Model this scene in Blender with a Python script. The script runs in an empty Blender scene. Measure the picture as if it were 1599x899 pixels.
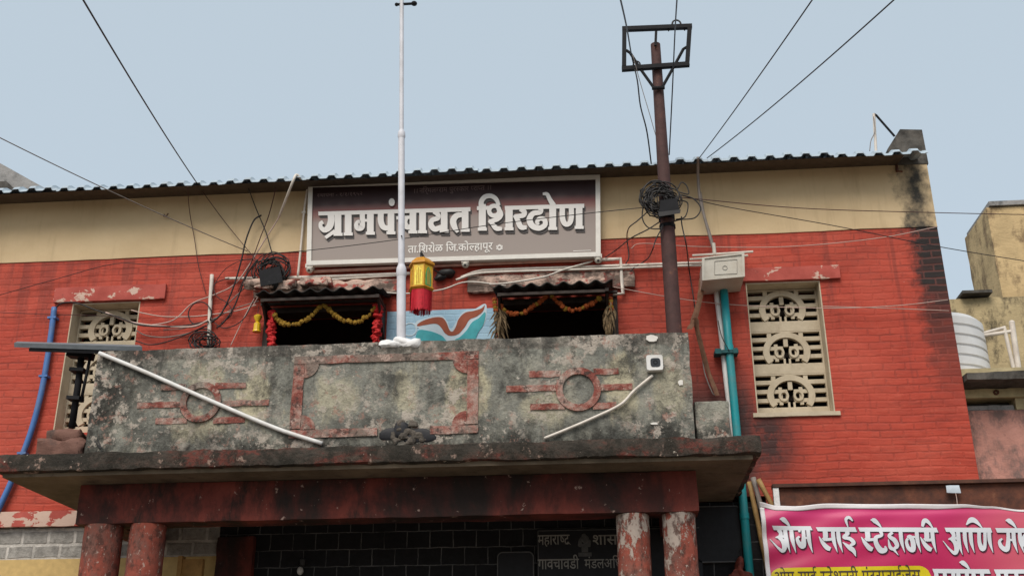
import bpy, bmesh, math, random
from mathutils import Vector, Matrix, noise
random.seed(7)
S = bpy.context.scene
COL = S.collection
R = math.radians

# ------------------------------------------------------------------ camera, sky, sun, exposure
IMG_W, IMG_H, FOC = 1599, 899, 1742.0
PITCH, YAW, ROLL = .39190, .08123, -.00536
CAM = Vector((0, -12.0, 1.6))
def camera_axes():
    cy, sy = math.cos(YAW), math.sin(YAW)
    fw = Vector((-sy*math.cos(PITCH), cy*math.cos(PITCH), math.sin(PITCH)))
    rt = Vector((cy, sy, 0)); up = rt.cross(fw)
    c, s = math.cos(ROLL), math.sin(ROLL)
    return rt*c + up*s, up*c - rt*s, fw
AX = camera_axes()
cam = bpy.data.objects.new('camera', bpy.data.cameras.new('camera'))
COL.objects.link(cam)
cam.matrix_world = Matrix(((AX[0].x, AX[1].x, -AX[2].x, CAM.x), (AX[0].y, AX[1].y, -AX[2].y, CAM.y), (AX[0].z, AX[1].z, -AX[2].z, CAM.z), (0, 0, 0, 1)))
cam.data.sensor_width = 36; cam.data.lens = FOC/IMG_W*36
cam.data.clip_start = .1; cam.data.clip_end = 2000
S.camera = cam
def pt(u, v, y=0.0):
    """world point on the plane Y=y that the surveyed photo point (u, v) belongs to"""
    d = AX[0]*((u-IMG_W/2)/FOC) - AX[1]*((v-IMG_H/2)/FOC) + AX[2]
    return CAM + d*((y-CAM.y)/d.y)

w = bpy.data.worlds.new('World'); S.world = w; w.use_nodes = True
SUN_EL, SUN_AZ = 49, 195            # sun behind the camera, wrapped in a thin even veil of cloud
nt = w.node_tree
sky = nt.nodes.new('ShaderNodeTexSky'); sky.sky_type = 'NISHITA'; sky.sun_disc = False
sky.sun_elevation = R(SUN_EL); sky.sun_rotation = R(SUN_AZ)
sky.air_density = 1.0; sky.dust_density = 6; sky.ozone_density = 1.6; sky.altitude = 300
veil = nt.nodes.new('ShaderNodeMix'); veil.data_type = 'RGBA'; veil.inputs[0].default_value = .74
veil.inputs[7].default_value = (3.98, 4.62, 5.02, 1)
nt.links.new(sky.outputs[0], veil.inputs[6]); nt.links.new(veil.outputs[2], nt.nodes['Background'].inputs[0])
nt.nodes['Background'].inputs[1].default_value = .15
sl = bpy.data.lights.new('sun', 'SUN'); sl.energy = 2.45; sl.angle = R(36); sl.color = (1, .93, .84)
so = bpy.data.objects.new('sun', sl); COL.objects.link(so)
sd = Vector((math.sin(R(SUN_AZ))*math.cos(R(SUN_EL)), math.cos(R(SUN_AZ))*math.cos(R(SUN_EL)), math.sin(R(SUN_EL))))
so.rotation_euler = sd.to_track_quat('Z', 'Y').to_euler()
S.view_settings.view_transform = 'Standard'; S.view_settings.look = 'None'
S.view_settings.exposure = 0.1; S.view_settings.gamma = 1; S.view_settings.use_curve_mapping = False

# ------------------------------------------------------------------ materials
class G:
    def __init__(s, name):
        s.m = bpy.data.materials.new(name); s.m.use_nodes = True; s.nt = s.m.node_tree
        s.b = s.nt.nodes['Principled BSDF']; s.tc = s.n('ShaderNodeTexCoord')
    def n(s, t): return s.nt.nodes.new(t)
    def put(s, sock, v):
        if hasattr(v, 'links'): s.nt.links.new(v, sock)
        elif isinstance(v, tuple): sock.default_value = v if len(v) == 4 or sock.type == 'VECTOR' else (*v, 1)
        else: sock.default_value = v
    def co(s, sc=(1, 1, 1), loc=(0, 0, 0), rot=(0, 0, 0)):
        m = s.n('ShaderNodeMapping'); s.put(m.inputs[0], s.tc.outputs['Object'])
        m.inputs['Scale'].default_value = sc; m.inputs['Location'].default_value = loc; m.inputs['Rotation'].default_value = rot
        return m.outputs[0]
    def noise(s, scale, sc=(1, 1, 1), detail=5, rough=.6, dist=0, loc=(0, 0, 0)):
        t = s.n('ShaderNodeTexNoise'); s.put(t.inputs['Vector'], s.co(sc, loc))
        t.inputs['Scale'].default_value = scale; t.inputs['Detail'].default_value = detail
        t.inputs['Roughness'].default_value = rough; t.inputs['Distortion'].default_value = dist
        return t.outputs[0]
    def ramp(s, f, stops, interp='LINEAR'):
        r = s.n('ShaderNodeValToRGB'); e = r.color_ramp.elements; r.color_ramp.interpolation = interp
        while len(e) < len(stops): e.new(.5)
        for i, (p, c) in enumerate(stops):
            e[i].position = p; e[i].color = (c, c, c, 1) if not isinstance(c, tuple) else (*c, 1)
        s.put(r.inputs[0], f); return r.outputs[0]
    def mix(s, f, a, b, blend='MIX'):
        m = s.n('ShaderNodeMix'); m.data_type = 'RGBA'; m.blend_type = blend
        s.put(m.inputs[0], f); s.put(m.inputs[6], a); s.put(m.inputs[7], b); return m.outputs[2]
    def math(s, op, a, b=0.0, clamp=False):
        m = s.n('ShaderNodeMath'); m.operation = op; m.use_clamp = clamp
        s.put(m.inputs[0], a); s.put(m.inputs[1], b); return m.outputs[0]
    def xyz(s):
        x = s.n('ShaderNodeSeparateXYZ'); s.put(x.inputs[0], s.tc.outputs['Object']); return x.outputs
    def rng(s, v, a, b, lo=0.0, hi=1.0):
        m = s.n('ShaderNodeMapRange'); m.interpolation_type = 'SMOOTHSTEP'
        s.put(m.inputs[0], v)
        for i, q in enumerate((a, b, lo, hi)): m.inputs[1+i].default_value = q
        return m.outputs[0]
    def band(s, v, a, b, soft):
        return s.math('MULTIPLY', s.rng(v, a-soft, a+soft), s.rng(v, b-soft, b+soft, 1, 0))
    def brick(s, bw, rh, mortar, wob=.0, wscale=3):
        x = s.xyz(); c = s.n('ShaderNodeCombineXYZ'); zz = x[2]; xx = x[0]
        if wob:
            zz = s.math('ADD', zz, s.math('MULTIPLY', s.math('SUBTRACT', s.noise(wscale), .5), wob))
            xx = s.math('ADD', xx, s.math('MULTIPLY', s.math('SUBTRACT', s.noise(wscale, loc=(9, 4, 2)), .5), wob))
        s.put(c.inputs[0], xx); s.put(c.inputs[1], zz)
        t = s.n('ShaderNodeTexBrick'); s.put(t.inputs['Vector'], c.outputs[0])
        t.inputs['Scale'].default_value = 1; t.inputs['Brick Width'].default_value = bw; t.inputs['Row Height'].default_value = rh
        t.inputs['Mortar Size'].default_value = mortar; t.inputs['Mortar Smooth'].default_value = .6
        t.inputs['Color1'].default_value = (0, 0, 0, 1); t.inputs['Color2'].default_value = (1, 1, 1, 1)
        return t.outputs['Color'], t.outputs['Fac']
    def bump(s, h, strength=.4, dist=.02):
        b = s.n('ShaderNodeBump'); b.inputs['Strength'].default_value = strength; b.inputs['Distance'].default_value = dist
        s.put(b.inputs['Height'], h); s.put(s.b.inputs['Normal'], b.outputs[0])
    def done(s, col, rough=.8, spec=.3, metal=0.0):
        s.put(s.b.inputs['Base Color'], col); s.put(s.b.inputs['Roughness'], rough)
        s.b.inputs['Specular IOR Level'].default_value = spec; s.b.inputs['Metallic'].default_value = metal
        return s.m
def plain(name, c, var=.25, rough=.6, scale=14, bump=.15, spec=.3, metal=0.0, dirt=None, dirt_amt=.4):
    g = G(name); lo = tuple(q*(1-var) for q in c); hi = tuple(min(1, q*(1+var*.6)) for q in c)
    col = g.ramp(g.noise(scale), [(.3, lo), (.7, hi)])
    if dirt:
        col = g.mix(g.math('MULTIPLY', g.ramp(g.noise(scale*.5, detail=8, rough=.7, loc=(3, 1, 8)), [(.45, 0.0), (.7, 1.0)]), dirt_amt), col, dirt)
    if bump: g.bump(g.noise(scale*3), bump, .01)
    return g.done(col, rough, spec, metal)

def m_red_wall():
    g = G('red_painted_brick'); x, y, z = g.xyz()
    bc, bf = g.brick(.24, .0835, .014, .085, 1.7)
    str_ = g.noise(3.0, (.9, 1, 4.2), 8, .72, .8)
    col = g.ramp(g.noise(1.3, (1, 1, 2.4), 9, .68, .3), [(.28, (.29, .037, .021)), (.5, (.405, .05, .027)), (.72, (.48, .074, .043))])
    col = g.mix(g.math('MULTIPLY', g.ramp(bc, [(0, 0.0), (1, 1.0)]), .1), col, (.31, .045, .03))
    col = g.mix(g.math('MULTIPLY', g.ramp(str_, [(.53, 0.0), (.66, 1.0)]), .4), col, (.54, .12, .078))
    col = g.mix(g.math('MULTIPLY', g.ramp(g.noise(3.6, (.6, 1, 5), 8, .74, .9, loc=(5, 2, 1)), [(.53, 0.0), (.64, 1.0)]), .5), col, (.2, .032, .02))
    col = g.mix(g.math('MULTIPLY', g.ramp(g.noise(7, (.6, 1, 2), 9, .74, loc=(3, 8, 1)), [(.55, 0.0), (.7, 1.0)]), .4), col, (.25, .042, .028))
    # the paint has sunk a little along some courses
    col = g.mix(g.math('MULTIPLY', bf, g.math('MULTIPLY', g.ramp(g.noise(2.4, (.7, 1, 2), 6, .7, loc=(1, 7, 3)), [(.44, 0.0), (.64, 1.0)]), .62)), col, (.17, .03, .021))
    spots = g.ramp(g.noise(19, (1, 1, 1.4), 3, .5, loc=(4, 4, 4)), [(.7, 0.0), (.74, 1.0)])
    col = g.mix(g.math('MULTIPLY', spots, .5), col, (.2, .05, .04))
    chips = g.ramp(g.noise(26, (1, 1, 1.6), 3, .5, loc=(14, 4, 4)), [(.735, 0.0), (.75, 1.0)])
    col = g.mix(g.math('MULTIPLY', chips, .6), col, (.55, .36, .3))
    # faded and rain washed areas
    col = g.mix(g.math('MULTIPLY', g.ramp(g.noise(.9, (1, 1, .8), 6, .6, .3, loc=(2, 1, 6)), [(.45, 0.0), (.7, 1.0)]), .35), col, (.5, .105, .066))
    rs = g.math('SUBTRACT', g.noise(3.3, (2.6, 1, .14), 6, .68, loc=(1, 2, 9)), g.math('MULTIPLY', g.math('SUBTRACT', 7.15, z), .06))
    col = g.mix(g.math('MULTIPLY', g.rng(rs, .46, .62), .5), col, (.16, .03, .022))
    # black mould down the right corner, brick faces bared there
    nz = g.noise(5.5, (1, 1, 1.3), 7, .7, loc=(2, 6, 0))
    edge = g.math('ADD', x, g.math('MULTIPLY', g.math('SUBTRACT', nz, .5), .75))
    mould = g.math('MULTIPLY', g.rng(edge, 3.5, 3.78), g.rng(z, 4.6, 6.1))
    mould = g.math('MULTIPLY', mould, g.math('ADD', g.rng(z, 5.9, 6.6, .7, .95), g.math('MULTIPLY', bc, .2)))
    col = g.mix(g.math('MULTIPLY', mould, .97, True), col, (.018, .013, .012))
    col = g.mix(g.math('MULTIPLY', g.math('MULTIPLY', bf, g.rng(edge, 3.55, 3.8)), g.math('MULTIPLY', g.rng(z, 5.0, 6.3), .28)), col, (.2, .07, .055))
    # damp stain under the window and behind the porch corner
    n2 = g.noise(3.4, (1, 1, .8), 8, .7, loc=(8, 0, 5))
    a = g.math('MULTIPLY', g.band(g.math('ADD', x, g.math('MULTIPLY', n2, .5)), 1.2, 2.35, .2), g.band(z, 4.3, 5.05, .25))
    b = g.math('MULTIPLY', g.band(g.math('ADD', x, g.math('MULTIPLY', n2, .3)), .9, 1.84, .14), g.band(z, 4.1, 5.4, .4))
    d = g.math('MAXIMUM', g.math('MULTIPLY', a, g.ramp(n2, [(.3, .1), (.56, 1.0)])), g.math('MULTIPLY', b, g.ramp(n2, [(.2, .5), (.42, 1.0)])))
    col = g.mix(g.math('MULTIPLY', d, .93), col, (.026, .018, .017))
    h = g.math('ADD', g.math('MULTIPLY', bf, -.45), g.math('ADD', g.math('MULTIPLY', str_, .6), g.math('MULTIPLY', g.noise(16, detail=8, rough=.7), .5)))
    g.bump(h, .34, .03)
    return g.done(col, g.ramp(str_, [(.3, .62), (.7, .8)]), .3)
def m_cream():
    g = G('cream_wall_paint'); x, y, z = g.xyz()
    col = g.ramp(g.noise(1.2, (1, 1, 1.5), 7), [(.3, (.52, .385, .225)), (.7, (.62, .475, .29))])
    col = g.mix(g.math('MULTIPLY', g.ramp(g.noise(2.2, (3, 1, .35), 6, .65, loc=(3, 3, 3)), [(.54, 0.0), (.72, 1.0)]), .32), col, (.3, .21, .12))
    nz = g.noise(4.5, (1, 1, .8), 8, .7, loc=(2, 6, 0))
    edge = g.math('ADD', x, g.math('MULTIPLY', g.math('SUBTRACT', nz, .5), .55))
    col = g.mix(g.math('MULTIPLY', g.band(edge, 3.6, 3.9, .1), g.ramp(g.noise(3.1, (1, 1, 1), 6, .65, loc=(0, 0, 7)), [(.32, .3), (.55, 1.0)])), col, (.055, .05, .042))
    g.bump(g.noise(18, detail=8), .22, .01)
    return g.done(col, .8, .2)
def m_parapet():
    g = G('weathered_parapet_concrete'); x, y, z = g.xyz()
    M_ = lambda a, b: g.math('MULTIPLY', a, b)
    col = g.ramp(g.noise(3.1, (1.3, 1, .8), 10, .72), [(.3, (.15, .152, .135)), (.5, (.24, .238, .205)), (.7, (.36, .345, .28))])
    # cream limewash that has survived in tall patches
    def patch(x0, x1, z0, z1, k=.9):
        q = M_(g.band(x, x0, x1, .14), g.band(z, z0, z1, .2))
        return M_(g.rng(g.math('ADD', M_(q, .45), g.noise(4.5, (1.2, 1, .5), 9, .72, .3, loc=(x0, 1, 4))), .62, .82), k)
    for args in ((-3.5, -3.2, 4.55, 5.05), (-4.05, -3.7, 4.85, 5.2, .6), (-4.2, -3.6, 4.4, 4.6, .7), (-1.45, -1.05, 4.5, 5.05), (-1.95, -1.8, 4.55, 5.0, .6), (.1, .35, 4.4, 5.1, .8), (-.75, -.3, 4.45, 4.75, .5), (.5, .8, 4.5, 5.0, .5), (-2.75, -2.3, 4.55, 4.95, .5)):
        col = g.mix(patch(*args), col, (.5, .45, .31))
    col = g.mix(M_(g.ramp(g.noise(3.2, (1, 1, 1), 9, .72, .2, loc=(7, 1, 2)), [(.49, 0.0), (.62, 1.0)]), .6), col, (.11, .11, .098))
    # the coping strip
    cop = g.rng(g.math('ADD', z, M_(g.math('SUBTRACT', g.noise(5), .5), .08)), 5.17, 5.2)
    col = g.mix(M_(cop, .75), col, g.ramp(g.noise(8, detail=9, rough=.75, loc=(1, 1, 3)), [(.38, (.05, .045, .04)), (.52, (.15, .13, .11)), (.62, (.36, .32, .28))]))
    # black algae: blotches, rain streaks from the coping, damp along the foot and the left end
    col = g.mix(M_(g.ramp(g.noise(1.7, (1, 1, 1.2), 11, .76, .3, loc=(0, 9, 2)), [(.51, 0.0), (.62, 1.0)]), .82), col, (.045, .044, .04))
    st = g.noise(2.4, (2.6, 1, .22), 9, .74, .3, loc=(6, 2, 1))
    sf = g.math('SUBTRACT', st, M_(g.math('SUBTRACT', 5.31, z), .2))
    col = g.mix(M_(g.rng(sf, .46, .6), .6), col, (.05, .047, .042))
    na = g.noise(4.2, (1, 1, .8), 10, .74, loc=(4, 8, 2))
    alg = g.math('MAXIMUM', g.rng(x, -4.0, -4.85), g.rng(z, 4.62, 4.26))
    col = g.mix(M_(alg, g.ramp(na, [(.38, 0.0), (.56, .92)])), col, (.034, .032, .028))
    # plaster scaled off in clusters
    cl = g.ramp(g.noise(1.5, (1, 1, 1), 5, .6, loc=(1, 7, 4)), [(.42, 0.0), (.56, 1.0)])
    col = g.mix(M_(M_(g.ramp(g.noise(6.5, (1, 1, 1.1), 9, .74, loc=(7, 0, 0)), [(.53, 0.0), (.56, 1.0)]), cl), .8), col, (.46, .4, .34))
    col = g.mix(M_(M_(g.ramp(g.noise(9, detail=8, rough=.74, loc=(2, 5, 1)), [(.57, 0.0), (.6, 1.0)]), cl), .65), col, (.36, .2, .155))
    col = g.mix(M_(g.ramp(g.noise(15, detail=6, rough=.7, loc=(2, 5, 7)), [(.64, 0.0), (.665, 1.0)]), .75), col, (.58, .53, .46))
    col = g.mix(M_(g.ramp(g.noise(22, detail=7, rough=.75, loc=(5, 5, 7)), [(.5, 0.0), (.62, 1.0)]), .35), col, (.03, .028, .025))
    g.bump(g.math('ADD', g.noise(6.5, (1, 1, 1.1), 9, .74, loc=(7, 0, 0)), M_(g.noise(45, detail=6), .5)), .8, .03)
    return g.done(col, .92, .15)
def m_fascia():
    g = G('mossy_slab_edge'); n1 = g.noise(1.5, (1, 1, 2), 9, .7, .3)
    col = g.ramp(n1, [(.36, (.022, .02, .017)), (.47, (.055, .047, .039)), (.54, (.075, .052, .042)), (.59, (.14, .042, .033)), (.64, (.08, .06, .048)), (.72, (.15, .12, .095))])
    col = g.mix(g.ramp(g.noise(7, (1, 1, .7), 9, .72, loc=(3, 0, 0)), [(.47, 0.0), (.58, .9)]), col, (.03, .027, .022))
    col = g.mix(g.math('MULTIPLY', g.ramp(g.noise(5, (1, 1, 1), 9, .7, loc=(9, 0, 0)), [(.6, 0.0), (.63, 1.0)]), .7), col, (.36, .25, .2))
    col = g.mix(g.math('MULTIPLY', g.ramp(g.noise(17, (1, 1, 1), 6, .65, loc=(9, 3, 0)), [(.66, 0.0), (.68, 1.0)]), .8), col, (.52, .46, .38))
    g.bump(g.math('ADD', g.noise(7, detail=8, rough=.7), g.math('MULTIPLY', g.noise(36, detail=6), .4)), .8, .04)
    return g.done(col, .93, .15)
def m_soffit():
    g = G('slab_underside'); n = g.noise(1.4, (1, 1, 1), 8, .65)
    col = g.ramp(n, [(.34, (.085, .066, .046)), (.66, (.2, .155, .11))])
    col = g.mix(g.math('MULTIPLY', g.ramp(g.noise(4, detail=8, rough=.7), [(.55, 0.0), (.68, 1.0)]), .7), col, (.05, .04, .032))
    g.bump(g.noise(12, detail=7), .4, .02); return g.done(col, .9, .15)
def m_beam():
    g = G('sooty_red_beam'); n1 = g.noise(1.25, (1, 1, .7), 9, .66, .3, loc=(2.2, 0, 0))
    col = g.ramp(n1, [(.38, (.022, .014, .012)), (.48, (.07, .02, .016)), (.55, (.14, .03, .022)), (.7, (.21, .047, .034))])
    col = g.mix(g.math('MULTIPLY', g.ramp(g.noise(3.2, (1, 1, .35), 8, .7, loc=(3, 0, 4)), [(.46, 0.0), (.6, .92)]), g.rng(g.xyz()[0], -2.6, -.4, 1, .35)), col, (.02, .014, .012))
    col = g.mix(g.math('MULTIPLY', g.ramp(g.noise(12, (1, 1, 1), 7, .68, loc=(9, 3, 0)), [(.655, 0.0), (.67, 1.0)]), .7), col, (.42, .3, .25))
    g.bump(g.noise(22, detail=7), .4, .02); return g.done(col, .8, .25)
def m_column():
    g = G('peeling_red_column'); x, y, z = g.xyz()
    n1 = g.noise(9, (1, 1, .55), 9, .7); up = g.math('SUBTRACT', g.math('MULTIPLY', g.rng(z, 3.0, 3.62, .0, .13), g.rng(x, -3, -.5, .25, 1)), g.rng(x, -.5, -3, .0, .07))
    col = g.ramp(g.noise(4, detail=7), [(.3, (.17, .045, .033)), (.7, (.35, .09, .06))])
    col = g.mix(g.math('MULTIPLY', g.ramp(g.noise(5, (1, 1, .6), 8, .7, loc=(5, 0, 0)), [(.47, 0.0), (.62, 1.0)]), .65), col, (.13, .09, .075))
    pe = g.ramp(g.math('ADD', n1, up), [(.58, 0.0), (.61, 1.0)])
    col = g.mix(g.math('MULTIPLY', pe, .85), col, (.42, .37, .32))
    dk = g.ramp(g.noise(13, (1, 1, .6), 8, .7, loc=(1, 4, 2)), [(.5, 0.0), (.6, .8)])
    col = g.mix(dk, col, (.07, .035, .028))
    sp = g.ramp(g.noise(24, (1, 1, .8), 6, .7, loc=(1, 9, 2)), [(.6, 0.0), (.64, 1.0)]); col = g.mix(g.math('MULTIPLY', sp, .7), col, (.4, .33, .28))
    g.bump(g.math('ADD', pe, g.noise(30)), .5, .014); return g.done(col, .85, .2)
def m_moulding():
    g = G('peeling_red_moulding'); x, y, z = g.xyz()
    col = g.ramp(g.noise(4.5, detail=10, rough=.74), [(.32, (.12, .05, .042)), (.44, (.26, .075, .058)), (.5, (.36, .17, .135)), (.57, (.42, .27, .225)), (.66, (.48, .4, .34))])
    grey = g.math('MAXIMUM', g.math('MULTIPLY', g.rng(z, 4.65, 5.1), g.rng(x, -.9, -2.1)), g.rng(x, -2.9, -3.6, 0, .2))
    gm = g.math('ADD', g.noise(4, detail=9, rough=.74, loc=(1, 2, 3)), g.math('MULTIPLY', grey, .13))
    col = g.mix(g.math('MULTIPLY', g.ramp(gm, [(.52, 0.0), (.6, 1.0)]), .8), col, (.21, .18, .15))
    col = g.mix(g.math('MULTIPLY', g.ramp(g.noise(9, detail=8, rough=.7, loc=(1, 6, 3)), [(.55, 0.0), (.62, 1.0)]), .8), col, (.055, .045, .04))
    col = g.mix(g.math('MULTIPLY', g.ramp(g.noise(10, detail=7, rough=.72, loc=(5, 2, 3)), [(.58, 0.0), (.61, 1.0)]), .8), col, (.52, .38, .32))
    g.bump(g.noise(16, detail=9, rough=.75), 1.0, .035); return g.done(col, .9, .2)
def m_lintel(name, peel=.57, dirty=0):
    g = G(name)
    col = g.ramp(g.noise(4, detail=7), [(.3, (.3, .055, .042)), (.7, (.46, .1, .078))])
    col = g.mix(g.math('MULTIPLY', g.ramp(g.noise(7, (.8, 1, 1.2), 7, .66, .4), [(peel, 0.0), (peel+.015, 1.0)]), .9), col, (.56, .42, .34))
    col = g.mix(g.math('MULTIPLY', g.ramp(g.noise(9, (.7, 1, 1), 6, .7, loc=(5, 5, 1)), [(.62, 0.0), (.68, 1.0)]), .5), col, (.12, .05, .04))
    if dirty: col = g.mix(g.ramp(g.noise(4, (.8, 1, 1.4), 9, .74, loc=(1, 5, 6)), [(.44, 0.0), (.56, .88)]), col, (.075, .055, .045))
    g.bump(g.noise(20, detail=6), .4, .012); return g.done(col, .82, .25)
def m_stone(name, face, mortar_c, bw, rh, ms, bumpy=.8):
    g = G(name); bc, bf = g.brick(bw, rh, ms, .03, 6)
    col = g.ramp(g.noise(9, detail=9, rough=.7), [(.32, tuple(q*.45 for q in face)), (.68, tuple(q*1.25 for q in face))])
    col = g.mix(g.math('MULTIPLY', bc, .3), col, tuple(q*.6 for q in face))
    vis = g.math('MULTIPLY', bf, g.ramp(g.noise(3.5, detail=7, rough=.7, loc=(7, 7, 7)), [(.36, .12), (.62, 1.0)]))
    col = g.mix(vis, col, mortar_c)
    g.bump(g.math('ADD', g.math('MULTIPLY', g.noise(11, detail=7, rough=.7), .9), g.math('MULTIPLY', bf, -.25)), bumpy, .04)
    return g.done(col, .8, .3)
def m_neighbour(name, c, dark, amt=.55):
    g = G(name)
    col = g.ramp(g.noise(2, detail=9, rough=.68), [(.3, tuple(q*.72 for q in c)), (.7, tuple(min(1, q*1.15) for q in c))])
    col = g.mix(g.ramp(g.noise(2.6, (1.2, 1, .7), 9, .72, loc=(3, 2, 1)), [(amt, 0.0), (amt+.12, .88)]), col, dark)
    col = g.mix(g.math('MULTIPLY', g.ramp(g.noise(9, (1, 1, 1), 6, .7, loc=(8, 2, 1)), [(.62, 0.0), (.66, 1.0)]), .6), col, tuple(q*.35 for q in c))
    g.bump(g.noise(9, (1, 1, 2), 8, .7), .5, .03); return g.done(col, .9, .2)
def m_sign():
    g = G('printed_sign_sheet'); x, y, z = g.xyz()
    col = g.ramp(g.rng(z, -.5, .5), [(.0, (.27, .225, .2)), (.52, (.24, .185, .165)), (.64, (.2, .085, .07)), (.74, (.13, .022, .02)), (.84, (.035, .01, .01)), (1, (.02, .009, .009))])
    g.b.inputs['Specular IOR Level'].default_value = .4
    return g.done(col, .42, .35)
def m_banner():
    g = G('printed_banner_vinyl'); x, y, z = g.xyz()
    col = g.ramp(g.rng(z, -.35, .02), [(0, (.45, .014, .09)), (1, (.56, .035, .17))])
    col = g.mix(g.rng(x, 1.7, 2.7, 0, .55), col, (.62, .16, .17))
    return g.done(col, .38, .4)
def m_rust(name, a=(.13, .045, .025), b=(.05, .022, .016)):
    g = G(name); col = g.ramp(g.noise(6, detail=9, rough=.7), [(.35, b), (.6, a), (.75, (.22, .1, .055))])
    g.bump(g.noise(30, detail=6), .3, .01); return g.done(col, .75, .3)
def m_jali():
    g = G('cement_lattice'); col = g.ramp(g.noise(5, detail=8), [(.3, (.42, .35, .25)), (.7, (.55, .47, .35))])
    col = g.mix(g.math('MULTIPLY', g.ramp(g.noise(6, (1, 1, .5), 8, .7, loc=(4, 1, 1)), [(.56, 0.0), (.72, 1.0)]), .5), col, (.22, .16, .11))
    g.bump(g.noise(28, detail=6), .3, .01); return g.done(col, .85, .2)

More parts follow.
